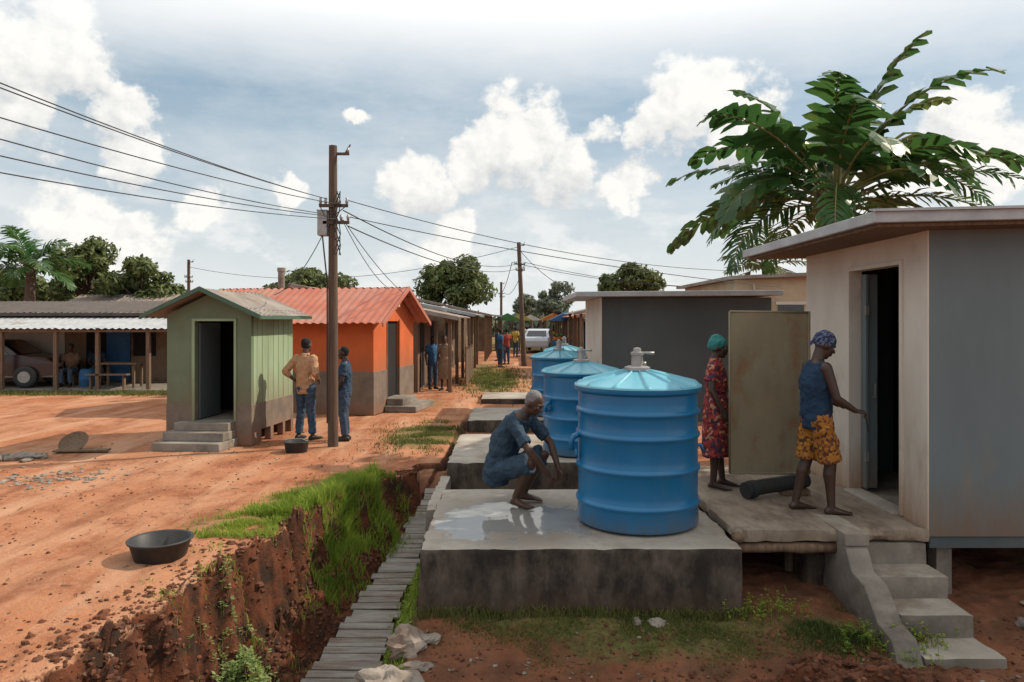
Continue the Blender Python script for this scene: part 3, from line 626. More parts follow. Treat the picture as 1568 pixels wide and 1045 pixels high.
G=group('blue_barrel',(-12.7,21.5,.06)); MB().lathe([(.2,0),(.22,.03),(.22,.2),(.235,.22),(.22,.25),(.22,.42),(.2,.5),(.17,.52)],n=24).build('barrel_body','c_b',G,auto=True)
# ------------------------------------------------------------------ cars
def car(x,y,rz,body,s=1):
    G=group('parked_car',(x,y,.06),rz); G.scale=(s,s,s)
    prof=[(-2.1,.35),(-2.12,.7),(-2.0,.88),(-1.35,.95),(-.85,1.32),(-.3,1.42),(.5,1.38),(1.05,.98),(1.8,.86),(2.08,.7),(2.1,.35)]
    mb=MB(); vs=[];n=len(prof)
    for yy,k in ((-.80,0),(-.82,1),(.82,1),(.80,0)):
        for (px,pz) in prof:
            inn=.16*sm(.9,1.4,pz); sy=1 if yy>0 else -1
            vs.append((px,yy-sy*inn,pz if k else pz-.02*(pz>.9)))
    mb.add(vs,[(i*n+k,i*n+k+1,(i+1)*n+k+1,(i+1)*n+k) for i in range(3) for k in range(n-1)]+[tuple(range(n)),tuple(range(3*n,4*n))[::-1]])
    mb.build('body',body,G,bevel=.03)
    mb=MB()
    for sy in(-1,1):
        def q(px,pz): return (px,sy*(.835-.16*sm(.9,1.4,pz)),pz)
        mb.poly([q(-1.2,.97),q(-.8,1.27),q(-.28,1.34),q(-.25,.97)],(0,.01*sy,0)); mb.poly([q(-.18,.97),q(-.2,1.34),q(.42,1.30),q(.85,.97)],(0,.01*sy,0))
    mb.add([(1.1,-.62,.99),(1.1,.62,.99),(.56,.56,1.36),(.56,-.56,1.36)],[(0,1,2,3)]); mb.add([(-1.36,-.62,.98),(-1.36,.62,.98),(-.9,.56,1.31),(-.9,-.56,1.31)],[(0,1,2,3)])
    mb.build('windows','glass',G)
    mb=MB()
    for px in(-1.3,1.3):
        for sy in(-.84,.84): mb.tube([(px,sy-.1,.32),(px,sy-.07,.32),(px,sy+.07,.32),(px,sy+.1,.32)],[.26,.32,.32,.26],20)
    mb.build('tyres','rubber',G)
    mb=MB()
    for px in(-1.3,1.3):
        for sy in(-.95,.95): mb.tube([(px,sy-.01,.32),(px,sy+.01,.32)],.17,14)
    mb.build('wheel_hubs','steel',G)
    mb=MB()
    for sy in(-.6,.6): mb.box(2.06,2.12,sy-.14,sy+.14,.6,.72)
    mb.box(-2.15,2.15,-.7,.7,.3,.4); mb.build('lamps_bumpers','steel',G)
car(-15.6,21.6,.15,'carred'); car(1.75,46,math.radians(80),'carwhite')
# ------------------------------------------------------------------ shops along the road
def shop(name,x0,x1,y0,y1,zl,zh,wall,roof,face=1,posts=True):
    G=group(name)
    xf,xb=(x1,x0) if face==1 else (x0,x1); s=face; xi=xf-s*.9
    mb=MB(); a,b_=sorted((xi,xb)); mb.box(a,b_,y0,y0+.1,0,zl-.1); mb.box(a,b_,y1-.1,y1,0,zl-.1); a2,b2=sorted((xi,xi-s*.1)); mb.box(a2,b2,y0+.1,y1-.1,0,zl-.1)
    zt=zl-.1+(zh-zl)*.8
    mb.poly([(xi,y0,zl-.1),(xb,y0,zl-.1),(xb,y0,zt)],(0,.1,0)); mb.build('walls',wall,G)
    mb=MB(); n=int((y1-y0)/2)
    for i in range(n):
        yy=y0+.5+i*(y1-y0)/n; a3,b3=sorted((xi+s*.004,xi+s*.02)); mb.box(a3,b3,yy,yy+.9,.1,1.95)
    mb.box(min(xi,xb)+.5,min(xi,xb)+1.3,y0-.02,y0-.004,.9,1.7)
    mb.build('openings','black',G)
    mb=MB(); pts=[(xf+s*.25,y0-.25,zl),(xf+s*.25,y1+.2,zl),(xb-s*.2,y1+.2,zh),(xb-s*.2,y0-.25,zh)]
    if s<0: pts=[pts[1],pts[0],pts[3],pts[2]]
    corr(mb,*pts,.22,.025); mb.build('roof',roof,G,smooth=True)
    mb=MB(); mb.poly([(xf+s*.26,y0-.27,zl-.09),(xf+s*.26,y0-.27,zl+.02),(xb-s*.2,y0-.27,zh+.02),(xb-s*.2,y0-.27,zh-.09)],(0,.03,0)); mb.build('bargeboard',roof,G)
    if posts:
        mb=MB()
        for i in range(n+1):
            yy=y0+.05+i*(y1-y0-.1)/n; mb.box(xf-.05,xf+.05,yy-.05,yy+.05,0,zl+.02)
        mb.build('posts','wood',G)
    return G
shop('corner_shop',-6.0,-1.75,20.2,25.5,2.12,3.05,'brownwall','roofrust')
shop('roadside_shop',-5.5,-1.6,26.5,33,2.25,3.1,'tan','metalroof')
shop('roadside_shop',-5,-1.3,35,45,2.3,3.2,'cream','roofrust')
shop('roadside_shop',2.5,5.2,26,31,2.3,3.0,'cream','roofrust',-1)
shop('roadside_shop',3.0,6,33,42,2.2,2.9,'white','roofred',-1)
shop('roadside_shop',-6,-.9,47,58,2.3,3.0,'tan','metalroof')
shop('roadside_shop',3.6,8,45,60,2.3,3.2,'cream','roofrust',-1)
for i,(x,y,c) in enumerate([(.6,54,'c_y'),(2.8,49,'c_o'),(-.3,48,'c_g'),(3.0,40,'c_b'),(1.6,62,'c_w'),(3.4,56,'c_r'),(-.2,58,'c_o'),(.9,66,'c_y')]):
    G=group('market_stall',(x,y,0))
    mb=MB(); mb.poly([(-.9,-.7,2.0),(.9,-.7,2.0),(.9,-.7,2.05),(0,-.7,2.5),(-.9,-.7,2.05)],(0,1.4,0)); mb.box(-.8,.8,-.65,-.6,.2,.9); mb.build('canopy',c,G)
    mb=MB(); mb.box(-.8,.8,-.6,.6,.75,.9)
    for a in(-.8,.8):
        for b_ in(-.6,.6): mb.box(a-.03,a+.03,b_-.03,b_+.03,0,2.0)
    mb.build('frame','wood',G)
    mb=MB()
    for k in range(14): mb.ell((U(-.7,.7),U(-.5,.4),U(.95,1.05)),(.12,0,0),(0,.12,0),(0,0,.1),8,5)
    mb.build('goods',random.choice(['c_y','c_r','c_g','c_o']),G,smooth=True)
G=group('wooden_fence'); mb=MB(); y=22.2
while y<26: 
    z=1.15+U(-.1,.1); mb.box(-1.45,-1.42+U(0,.01),y,y+U(.09,.13),0,z); y+=.15
mb.build('pickets','wood',G); mb=MB(); mb.box(-1.50,-1.452,22.1,26,.4,.47); mb.box(-1.50,-1.452,22.1,26,.9,.97); mb.build('rails','wood',G)
for x,y,w,h_ in ((-9,30,3.5,2.5),(-16,33,5,2.6),(9,34,4,2.6),(-7.5,28,1.6,2.7)):
    G=group('village_house',(x,y,0)); mb=MB(); mb.box(-w,w,0,5,0,h_-.2); mb.build('walls','cream',G)
    mb=MB(); corr(mb,(-w-.3,-.4,h_-.3),(w+.3,-.4,h_-.3),(w+.3,2.5,h_+.7),(-w-.3,2.5,h_+.7),.25,.02); corr(mb,(w+.3,5.4,h_-.3),(-w-.3,5.4,h_-.3),(-w-.3,2.5,h_+.7),(w+.3,2.5,h_+.7),.25,.02); mb.build('roof','roofrust',G)
    mb=MB(); mb.box(-.4,.4,-.02,-.003,0,1.9); mb.build('door','black',G)
# ------------------------------------------------------------------ poles & wires
def pole(x,y,h,r0,r1,lean=0,box=True):
    G=group('utility_pole',(x,y,0))
    mb=MB(); mb.tube([(lean*t,0,-.3+(h+.3)*t) for t in(0,.25,.5,.75,1)],[r0+(r1-r0)*t for t in(0,.25,.5,.75,1)],14); mb.build('shaft','pole',G,auto=True)
    mb=MB()
    zt=h
    mb.box(lean-.05,lean+.26,-.02,.02,zt-.15,zt-.11); mb.box(lean-.2,lean+.26,-.1,-.06,zt-1.0,zt-.95); mb.box(lean-.14,lean+.28,-.1,-.06,zt-1.27,zt-1.22)
    mb.tube([(lean+.2,0,zt-.11),(lean+.28,0,zt+.02)],.012,6)
    mb.build('crossarms','pole',G)
    mb=MB()
    for a in(-.18,-.1,.1,.24): mb.tube([(lean+a,-.08,zt-.95),(lean+a,-.08,zt-.91),(lean+a,-.08,zt-.88),(lean+a,-.08,zt-.85)],[.015,.028,.015,.022],10)
    for a in(-.12,.15,.26): mb.tube([(lean+a,-.08,zt-1.22),(lean+a,-.08,zt-1.16),(lean+a,-.08,zt-1.12)],[.015,.028,.015],10)
    for a in(.24,): mb.tube([(lean+a,0,zt-.11),(lean+a,0,zt-.03)],.02,10)
    mb.build('insulators','steel',G,smooth=True)
    if box:
        mb=MB(); mb.box(-.23,-.075,-.1,.1,zt-1.45,zt-1.06); mb.box(-.24,-.065,-.11,.11,zt-1.062,zt-1.04); mb.build('meter_box','steel',G,bevel=.008)
        mb=MB()
        for q in range(4): mb.tube([(.09+.06*math.sin(t*1.3+q),-.11,zt-.75-.17*t) for t in range(7)],.008,6)
        mb.tube([(-.15,-.08,zt-1.45),(-.12,-.1,zt-1.7),(-.07,-.09,zt-2.2),(-.07,-.09,.4)],.012,6)
        mb.tube([(-.2,-.1,zt-.95),(-.1,-.13,zt-1.15),(.1,-.12,zt-1.1),(.25,-.1,zt-.97)],.008,6)
        mb.build('cables','wire',G)
pole(-2.88,11.56,4.85,.085,.065)
pole(.55,32,5.5,.12,.09,-.25,False)
pole(-18,40,5.4,.1,.08,0,False); pole(-.9,60,5.2,.12,.1,0,False)
def wire(a,b_,sag=.3,r=.007):
    a,b_=V(a),V(b_); pts=[]
    for i in range(25):
        t=i/24; p=a.lerp(b_,t); p.z-=4*sag*t*(1-t); pts.append(p)
    MB().tube(pts,r,6).build('power_cable','wire')
for za,zm,off in ((4.02,4.03,-.2),(3.98,3.99,-.05),(3.90,3.74,.1),(3.75,3.56,-.15),(3.7,3.42,.05),(3.66,3.28,.1)):
    s_=.35; a=V((-2.9+off,11.48,za)); mid=V((-4.28,6,zm)); e=a+(mid-a)*2.5; e.z=za+(zm+.96*s_-za)*2.5
    wire(a,e,s_,.006)
wire((-2.62,11.5,3.96),(5.35,16.9,3.2),.25)
wire((-2.62,11.5,3.70),(5.3,14.2,2.7),.12)
for o_ in(0,.25): wire((-2.7+o_*.3,11.5,3.8-o_),(.3+o_,31.95,4.57-o_*.6),.45,.01)
wire((-2.75,11.5,3.72),(-2.9,18,2.75),.25); wire((-2.7,11.5,3.65),(-2.3,20.3,2.4),.3); 
wire((-2.95,11.45,3.55),(-4.3,13,2.5),.2)
for o_ in(-.3,.3): wire((.3+o_,31.95,4.6),(14,30,3.6),.6,.012); wire((.3+o_,31.95,4.6),(-.9+o_,60,4.3),.6,.016)
wire((.3,31.95,5.2),(3,26.5,2.9),.4,.012); wire((.3,31.95,5.3),(-18,40,5),1,.012)
# ------------------------------------------------------------------ trees
def tree(name,x,y,cz,rx,rz,n,ls,m='leaf',nb=16,sq=1.0):
    G=group(name,(x,y,0)); z0=0
    mb=MB(); tr=.05*rx+.08
    mb.tube([(0,0,-.2),(.03*rx,0,cz*.35),(-.02*rx,.05,cz-rz*.3),(0,0,cz+rz*.2)],[tr*1.5,tr,tr*.75,tr*.3],10)
    bl=[]
    for i in range(nb):
        while True:
            p=V((U(-1,1),U(-1,1),U(-1,1)))
            if .25<p.length<1.0: break
        c_=V((p.x*rx*.85,p.y*rx*.7,cz+p.z*rz*.8)); k=U(.16,.36); bl.append((c_,k))
        mb.tube([(0,0,cz-rz*U(.2,.7)),(c_.x*.5,c_.y*.5,cz+(c_.z-cz)*.4-.1*rz),c_],[tr*.4,tr*.25,tr*.08],6)
    mb.build('trunk_and_limbs','bark',G,smooth=True)
    vs=[];fs=[]
    for i in range(n):
        c_,k=random.choice(bl); d=V((random.gauss(0,1),random.gauss(0,1),random.gauss(0,1))).normalized(); rr=k*U(.3,1.2)**.7
        p=c_+V((d.x*rx*rr,d.y*rx*rr,d.z*rz*rr*sq)); 
        q=(d+V((U(-.9,.9),U(-.9,.9),U(-.5,1)))).normalized(); u=q.cross(V((U(-1,1),U(-1,1),U(-1,1)))).normalized(); w=q.cross(u); l=ls*U(.6,1.3); o=len(vs)
        vs+=[p-u*l,p+w*l*.45,p+u*l,p-w*l*.45]; fs.append((o,o+1,o+2,o+3))
    mb=MB(); mb.v=[tuple(v) for v in vs]; mb.f=fs; mb.build('leaves',m,G)
tree('broadleaf_tree',-3.5,45,4.1,2.5,2.2,7500,.17,nb=30)
tree('broadleaf_tree',-13.0,46,3.9,2.9,1.6,6000,.18,nb=26)
tree('broadleaf_tree',-21.6,36.5,4.2,2.0,2.0,7000,.16,nb=26)
tree('broadleaf_tree',-18.6,36,3.7,2.2,1.7,7000,.16,nb=26)
tree('broadleaf_tree',-26,37,3.5,2.4,1.6,5000,.16,nb=22)
tree('broadleaf_tree',7.4,45,4.4,2.1,1.4,5000,.17,nb=24)
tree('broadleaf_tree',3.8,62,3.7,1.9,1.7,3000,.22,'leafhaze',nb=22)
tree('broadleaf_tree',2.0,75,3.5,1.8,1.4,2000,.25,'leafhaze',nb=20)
mb=MB();vs=[];fs=[]
for i in range(26000):
    x=U(-110,110); hz=2.4+1.6*noise.noise(V((x*.09,1,0)))+1.0*noise.noise(V((x*.35,5,0)))
    y=85+U(0,5); z=abs(U(0,1))**.7*max(.8,hz); p=V((x,y,z)); d=V((U(-1,1),-U(.1,1),U(-.3,1))).normalized(); u=d.cross(V((U(-1,1),U(-1,1),U(-1,1)))).normalized(); w=d.cross(u); l=U(.3,.7);o=len(vs)
    vs+=[p-u*l,p+w*l*.5,p+u*l,p-w*l*.5]; fs.append((o,o+1,o+2,o+3))
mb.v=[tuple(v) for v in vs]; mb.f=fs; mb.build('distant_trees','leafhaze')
def palm(name,x,y,cz,n,L,wid,llen,tr=.12,m='palm',st=16,el0=8,el1=72,dr0=.05,dr1=.075,sub=2,trunk=True,G=None,az0=0,lobe=False,gap=.04):
    G=G or group(name,(x,y,0))
    if trunk:
        mb=MB(); k=9; mb.tube([(.04*math.sin(i),0,cz*i/k) for i in range(k+1)],[tr*(1.25-.35*i/k)*(1+.07*(i%2)) for i in range(k+1)],12)
        for i in range(12):
            a=i*2.4; mb.tube([(0,0,cz-.35+.03*i),(math.cos(a)*.14,math.sin(a)*.14,cz-.12+.03*i),(math.cos(a)*.26,math.sin(a)*.26,cz+.12)],[tr*.45,tr*.3,tr*.15],6)
        mb.build('trunk','bark',G,smooth=True)
    lf=MB(); rc=MB()
    for i in range(n):
        az=az0+i*2.399+U(-.3,.3); el=math.radians(el0+(el1-el0)*((i+.5)/n)+U(-7,7)); l=L*U(.8,1.1); p=V((math.cos(az)*.08,math.sin(az)*.08,cz)); pts=[p.copy()];dirs=[]
        dr=U(dr0,dr1); tw=U(-.5,.5)
        for j in range(st):
            d=V((math.cos(az)*math.cos(el),math.sin(az)*math.cos(el),math.sin(el))); dirs.append(d); p=p+d*l/st; pts.append(p.copy()); el-=dr*(.4+1.6*j/st)*16/st; az+=U(-.03,.03)
        rc.tube(pts,[.026*(1-.85*j/st)*(L/2.5) for j in range(st+1)],5)
        for j in range(int(st*(.28 if lobe else .2)),st):
            for q in range(sub):
                t=(j+q/sub)/st; pp=pts[j].lerp(pts[j+1],q/sub); d=dirs[j]; sd=d.cross(V((0,0,1))).normalized(); up=sd.cross(d)
                if up.z<0: up=-up
                sd=(sd*math.cos(tw)+up*math.sin(tw)).normalized()
                ll=llen*(math.sin(math.pi*min(1,(t*.8+.18)))**.7)*U(.75,1.15)
                for s_ in(-1,1):
                    if R()<gap: continue
                    dd=(d*U(.35,.65)*(1+t)+sd*s_*1.0+up*U(-.05,.35)).normalized(); tip=(dd-V((0,0,1))*U(.25,.7)).normalized(); ww=wid*U(.75,1.2)
                    wv=(d-dd*d.dot(dd)).normalized()*ww*.5
                    a0=pp; a1=pp+dd*ll*.45; a2=a1+tip*ll*.38; a3=a2+(tip-V((0,0,.3))).normalized()*ll*.2
                    k0=.75 if lobe else .5
                    lf.add([a0-wv*k0,a0+wv*k0,a1+wv*1.05,a1-wv*.95,a2+wv*.85,a2-wv*.7,a3+wv*.1],[(0,1,2,3),(3,2,4,5),(5,4,6)])
    lf.build('fronds',m,G); rc.build('stalks','stalk',G,smooth=True)
    return G
G=palm('broadleaf_palm_tree',4.95,11,3.9,25,2.75,.20,.60,.2,st=16,sub=1,el0=8,el1=80,dr0=.045,dr1=.10,lobe=True,gap=.05)
palm('',0,0,3.8,12,2.4,.055,.55,.2,st=18,sub=2,el0=-4,el1=35,dr0=.06,dr1=.10,trunk=False,G=G,az0=1.1)
palm('palm_tree',-20.8,31,4.35,18,2.2,.10,.75,.2,m='palm',st=12,el0=-10,el1=75)
palm('palm_tree',10.6,30,4.3,18,2.4,.09,.7,.2,m='leaf',st=12,el0=-10,el1=75)
# ------------------------------------------------------------------ small things
G=group('wash_basin',(-3.02,6.17,H(-3.02,6.17)-.01))
MB().lathe([(.19,0),(.205,.01),(.245,.15),(.262,.158),(.265,.172),(.25,.175),(.235,.165),(.195,.03),(.02,.028)],n=40).build('basin','rubber',G,smooth=True)
G=group('black_bucket',(-3.33,11.1,0))
MB().lathe([(.15,0),(.16,.01),(.185,.16),(.195,.17),(.195,.18),(.175,.175),(.15,.03),(.01,.03)],n=32).build('bucket','rubber',G,smooth=True)
MB().tube([(-.19,0,.17),(-.1,-.05,.22),(.1,-.05,.22),(.19,0,.17)],.006,6).build('handle','steel',G)
G=group('round_pan',(-6.85,11.25,.11)); G.rotation_euler=(math.radians(38),math.radians(-12),.3)
MB().lathe([(.1,0),(.17,.01),(.205,.045),(.215,.05),(.21,.04),(.175,0.005),(.01,.002)],n=32).build('pan','wood',G,smooth=True)
G=group('scrap_board',(-6.75,11.1,.03),.1); mb=MB(); mb.box(-.3,.5,-.07,.07,-.01,.015); mb.build('board','wood',G)
# ------------------------------------------------------------------ people
def rem(o,v,sm_=4,disp=0,ds=.12):
    r=o.modifiers.new('r','REMESH'); r.mode='VOXEL'; r.voxel_size=v; r.use_smooth_shade=True
    s=o.modifiers.new('s','SMOOTH'); s.iterations=sm_; s.factor=.5
    if disp:
        t=bpy.data.textures.new('folds','CLOUDS'); t.noise_scale=ds; t.noise_depth=2
        d=o.modifiers.new('d','DISPLACE'); d.texture=t; d.strength=disp; d.mid_level=.5; d.texture_coords='LOCAL'
def figure(name,loc,rz,J={},scale=1,skin='skin',top='navy',bottom='jeans',style='trousers',sleeve=.65,sleeveless=False,hair='hair',wrap=None,shoes=None,vox=.0085,female=False,belly=0,curl=.35,hem=.0,bulk=0):
    j=dict(hipL=(0,.085,.91),hipR=(0,-.085,.91),knL=(.02,.10,.49),knR=(.02,-.10,.49),anL=(-.02,.1,.085),anR=(-.02,-.1,.085),
      shL=(-.01,.175,1.40),shR=(-.01,-.175,1.40),elL=(-.04,.235,1.12),elR=(-.04,-.235,1.12),wrL=(.05,.25,.88),wrR=(.05,-.25,.88),
      chest=(0,0,1.24),neck=(-.01,0,1.475),head=(.03,0,1.615),hf=(1,0,-.05),toeL=(1,.15,0),toeR=(1,-.15,0))
    j.update(J); j={k:V(v) for k,v in j.items()}
    G=group(name,loc,rz); G.scale=(scale,)*3
    up=V((0,0,1))
    def torso(mb,t,lo=0,hi=1,drop=.08):
        P=(j['hipL']+j['hipR'])/2; Sm=(j['shL']+j['shR'])/2; hs=(j['hipL']-j['hipR']).normalized(); ss=(j['shL']-j['shR']).normalized(); C=j['chest']
        ax=(C-P).normalized()
        if female: ws=[(P-ax*drop,.15,.105),(P,.172,.118),(P.lerp(C,.5),.128,.10),(C,.148,.118),(Sm-(Sm-C).normalized()*.05,.145,.09),(Sm.lerp(j['neck'],.45),.10,.06),(j['neck'],.05,.05)]
        else: ws=[(P-ax*drop,.14,.10),(P,.158,.112),(P.lerp(C,.5),.142,.108+belly),(C,.168,.12+belly*.4),(Sm-(Sm-C).normalized()*.05,.168,.095),(Sm.lerp(j['neck'],.45),.115,.065),(j['neck'],.055,.052)]
        ws=ws[lo:len(ws)-(1-hi)] if hi else ws[lo:-1]
        secs=[]
        for i,(c_,w,d) in enumerate(ws):
            f=i/(len(ws)-1); sd=hs.lerp(ss,f).normalized(); tg=(ws[min(i+1,len(ws)-1)][0]-ws[max(i-1,0)][0]).normalized(); dp=tg.cross(sd).normalized()
            secs.append((c_,sd*(w+t+bulk),dp*(d+t+bulk)))
        fine=[]
        for i in range(len(secs)-1):
            for q in range(3):
                f=q/3; fine.append(tuple(secs[i][k].lerp(secs[i+1][k],f) for k in range(3)))
        fine.append(secs[-1]); mb.loft(fine,20)
    mb=MB(); torso(mb,-.006,drop=.06)
    for s in'LR':
        mb.tube([j['hip'+s],j['kn'+s]],[.086,.056],14,True)
        k,a=j['kn'+s],j['an'+s]; d=(a-k); bk=-V((j['toe'+s].x,j['toe'+s].y,0)).normalized()
        mb.tube([k,k+d*.28+bk*.014,k+d*.6+bk*.006,a],[.054,.058,.044,.036],14,True)
        sh,el,wr=j['sh'+s],j['el'+s],j['wr'+s]
        mb.tube([sh,sh.lerp(el,.35),el],[.054,.049,.038],12,True); mb.tube([el,el.lerp(wr,.3),wr],[.038,.039,.026],12,True)
        t=V((j['toe'+s].x,j['toe'+s].y,0)).normalized(); sd=up.cross(t); az=j['an'+s].z; fz=az-.085
        b0=V((a.x,a.y,fz))
        secs=[(b0-t*.062+up*.03,sd*.022,up*.022),(b0-t*.045+up*.034,sd*.032,up*.032),(b0+up*.04,sd*.035,up*.04),(b0+t*.05+up*.034,sd*.038,up*.034),(b0+t*.11+up*.024,sd*.045,up*.023),(b0+t*.15+up*.018,sd*.046,up*.016),(b0+t*.165+up*.015,sd*.04,up*.012)]
        if not shoes:
            mb.loft(secs,14); mb.tube([a,b0+up*.045],[.036,.038],12,True)
            for q,(o_,l,r_) in enumerate([(-.036,.046,.0125),(-.016,.045,.0095),(0.0,.04,.009),(.016,.034,.009),(.031,.026,.0085)]):
                oo=o_*(1 if s=='L' else -1); mb.tube([b0+t*.145+sd*oo+up*.015,b0+t*(.15+l)+sd*oo*1.05+up*.011],[r_,r_*.9],8,True)
        fa=(wr-el).normalized(); hd=V(j.get('hd'+s,fa)).normalized(); pn=j.get('pn'+s, V((0,-1 if s=='L' else 1,0))); pn=(pn-hd*pn.dot(hd)).normalized(); si=hd.cross(pn)
        fwd=V((1,0,0)); ts=1 if si.dot(fwd)>0 else -1
        mb.loft([(wr-hd*.01,si*.024,pn*.018),(wr+hd*.03,si*.034,pn*.017),(wr+hd*.07,si*.040,pn*.015),(wr+hd*.092,si*.038,pn*.012)],12)
        for q,(o_,l) in enumerate([(.029,.070),(.010,.078),(-.009,.073),(-.027,.058)]):
            b1=wr+hd*.082+si*o_*ts; cu=curl*(1+.15*q); p=b1; pts=[p]
            for k2,fr in enumerate((.45,.32,.26)):
                ang=cu*(k2+.6); dv=(hd*math.cos(ang)+pn*math.sin(ang)); p=p+dv*l*fr*1.0; pts.append(p)
            mb.tube(pts,[.0095,.009,.0085,.0075],8,True)
        tb=wr+hd*.025+si*ts*.026; t1=tb+(hd*.65+si*ts*.65+pn*.35).normalized()*.042; t2=t1+(hd*.9+si*ts*.25+pn*.4).normalized()*.034
        mb.tube([tb,t1,t2],[.014,.0115,.009],8,True)
    f=j['hf'].normalized(); l=up.cross(f).normalized(); u=f.cross(l).normalized(); c_=j['head']
    mb.tube([j['neck']-u*.02,c_-u*.05-f*.02],[.058,.052],14,True)
    mb.ell(c_+u*.022-f*.008,f*.096,l*.075,u*.098,18,12); mb.ell(c_+f*.022-u*.045,f*.068,l*.056,u*.074,16,10); mb.ell(c_+f*.055-u*.098,f*.026,l*.026,u*.02)
    mb.tube([c_+f*.084+u*.012,c_+f*.106-u*.022],[.009,.015],8,True); mb.tube([c_+f*.092+l*.016-u*.026,c_+f*.092-l*.016-u*.026],.0095,8,True)
    mb.ell(c_+f*.086-u*.055,f*.015,l*.026,u*.009);mb.ell(c_+f*.084-u*.068,f*.015,l*.023,u*.009)
    mb.tube([c_+f*.078+l*.045+u*.026,c_+f*.088+u*.03,c_+f*.078-l*.045+u*.026],.011,8,True)
    for s in(-1,1):
        mb.ell(c_+l*s*.078-f*.01-u*.005,f*.018,l*.009,u*.03,10,6); mb.ell(c_+f*.058+l*s*.04-u*.02,f*.022,l*.02,u*.022,10,6)
    o=mb.build('body',skin,G,smooth=True); rem(o,vox,2)
    mb=MB()
    for s in(-1,1): mb.ell(c_+f*.077+l*s*.031+u*.004,f*.011,l*.012,u*.0075,10,6)
    mb.build('eyes','eye',G,smooth=True); mb=MB()
    for s in(-1,1): mb.ell(c_+f*.086+l*s*.031+u*.004,f*.004,l*.0055,u*.0055,8,5)
    mb.build('pupils','hair',G,smooth=True)
    if hair:
        mb=MB(); mb.ell(c_+u*.040-f*.024,f*.090,l*.079,u*.090,18,12); mb.ell(c_-f*.045-u*.005,f*.056,l*.070,u*.055,14,8); o=mb.build('hair',hair,G,smooth=True); rem(o,.009,1,.008,.014)
    if wrap:
        mb=MB(); mb.ell(c_+u*.045-f*.02,f*.107,l*.09,u*.097,18,12); mb.ell(c_-f*.085+u*.02,f*.05,l*.05,u*.045)
        if female: mb.ell(c_+u*.09-f*.03,f*.08,l*.075,u*.07); mb.tube([c_+f*.07+u*.05,c_+u*.07+l*.085,c_-f*.09+u*.05],.02,8,True); mb.tube([c_+f*.07+u*.05,c_+u*.07-l*.085,c_-f*.09+u*.05],.02,8,True)
        else: mb.tube([c_-f*.11+u*.01,c_-f*.13-u*.06],[.02,.012],8,True)
        o=mb.build('headwrap',wrap,G,smooth=True); rem(o,.010,2,.016,.03)
    mb=MB(); torso(mb,.016,hi=0,drop=.10+hem)
    for s in'LR':
        sh,el=j['sh'+s],j['el'+s]
        if not sleeveless:
            e=sh.lerp(el,sleeve) if sleeve<=1 else el
            mb.tube([sh+(sh-e).normalized()*.01,sh.lerp(e,.5),e],[.068,.066,.064],14,False)
            mb.ell(sh,V((.066,0,0)),V((0,.066,0)),V((0,0,.062)))
            if sleeve>1: mb.tube([el,el.lerp(j['wr'+s],sleeve-1)],[.056,.045],12,True)
        else:
            Sm=(j['shL']+j['shR'])/2; mb.tube([sh.lerp(Sm,.32)+up*.02,sh.lerp(Sm,.4)-up*.05],[.04,.05],10,True)
    if not sleeveless: mb.tube([j['neck']-u*.03,j['neck']+up*.012],[.075,.066],14)
    o=mb.build('shirt' if style!='dress' else 'dress_top',top,G,smooth=True); rem(o,max(.010,vox),2,.036,.06)
    mb=MB(); P=(j['hipL']+j['hipR'])/2
    if style=='dress' or style=='skirt':
        hz=.36; sd=(j['hipL']-j['hipR']).normalized(); fw=sd.cross(up)
        secs=[]
        for f_,w,d in((0,.15,.12),(.12,.19,.14),(.3,.2,.15),(.6,.205,.155),(1,.225,.165)):
            z=P.z+.16+(hz-P.z-.16)*f_; secs.append((V((P.x*(1-f_*.5),P.y,z)),sd*w,fw*d))
        mb.loft(secs,28)
    else:
        hs=(j['hipL']-j['hipR']).normalized(); C=j['chest']; ax=(C-P).normalized(); dp=ax.cross(hs).normalized()
        mb.loft([(P-ax*.10,hs*.13,dp*.105),(P-ax*.04,hs*.168,dp*.125),(P+ax*.03,hs*.166,dp*.122),(P+ax*.10,hs*.156,dp*.12)],18)
        for s in'LR':
            h,k,a=j['hip'+s],j['kn'+s],j['an'+s]
            if style=='trousers': mb.tube([h,h.lerp(k,.5),k,k.lerp(a,.4),k.lerp(a,.93)],[.102,.09,.075,.07,.064],14)
            else: 
                e=h.lerp(k,.98); mb.tube([h,h.lerp(e,.5),e],[.105,.108,.110],14)
            mb.ell(h,V((.1,0,0)),V((0,.1,0)),V((0,0,.1)))
    o=mb.build('skirt' if style in('dress','skirt') else style,bottom,G,smooth=True); rem(o,max(.010,vox),2,.040 if style!='trousers' else .032,.07)
    if shoes:
        mb=MB()
        for s in'LR':
            a=j['an'+s]; t=V((j['toe'+s].x,j['toe'+s].y,0)).normalized(); sd=up.cross(t); b0=V((a.x,a.y,a.z-.085))
            mb.loft([(b0-t*.08+up*.035,sd*.025,up*.033),(b0-t*.05+up*.045,sd*.04,up*.045),(b0+up*.05,sd*.043,up*.05),(b0+t*.06+up*.04,sd*.046,up*.04),(b0+t*.13+up*.028,sd*.052,up*.028),(b0+t*.19+up*.022,sd*.044,up*.021),(b0+t*.21+up*.02,sd*.025,up*.014)],16)
        o=mb.build('shoes',shoes,G,smooth=True)
    return G
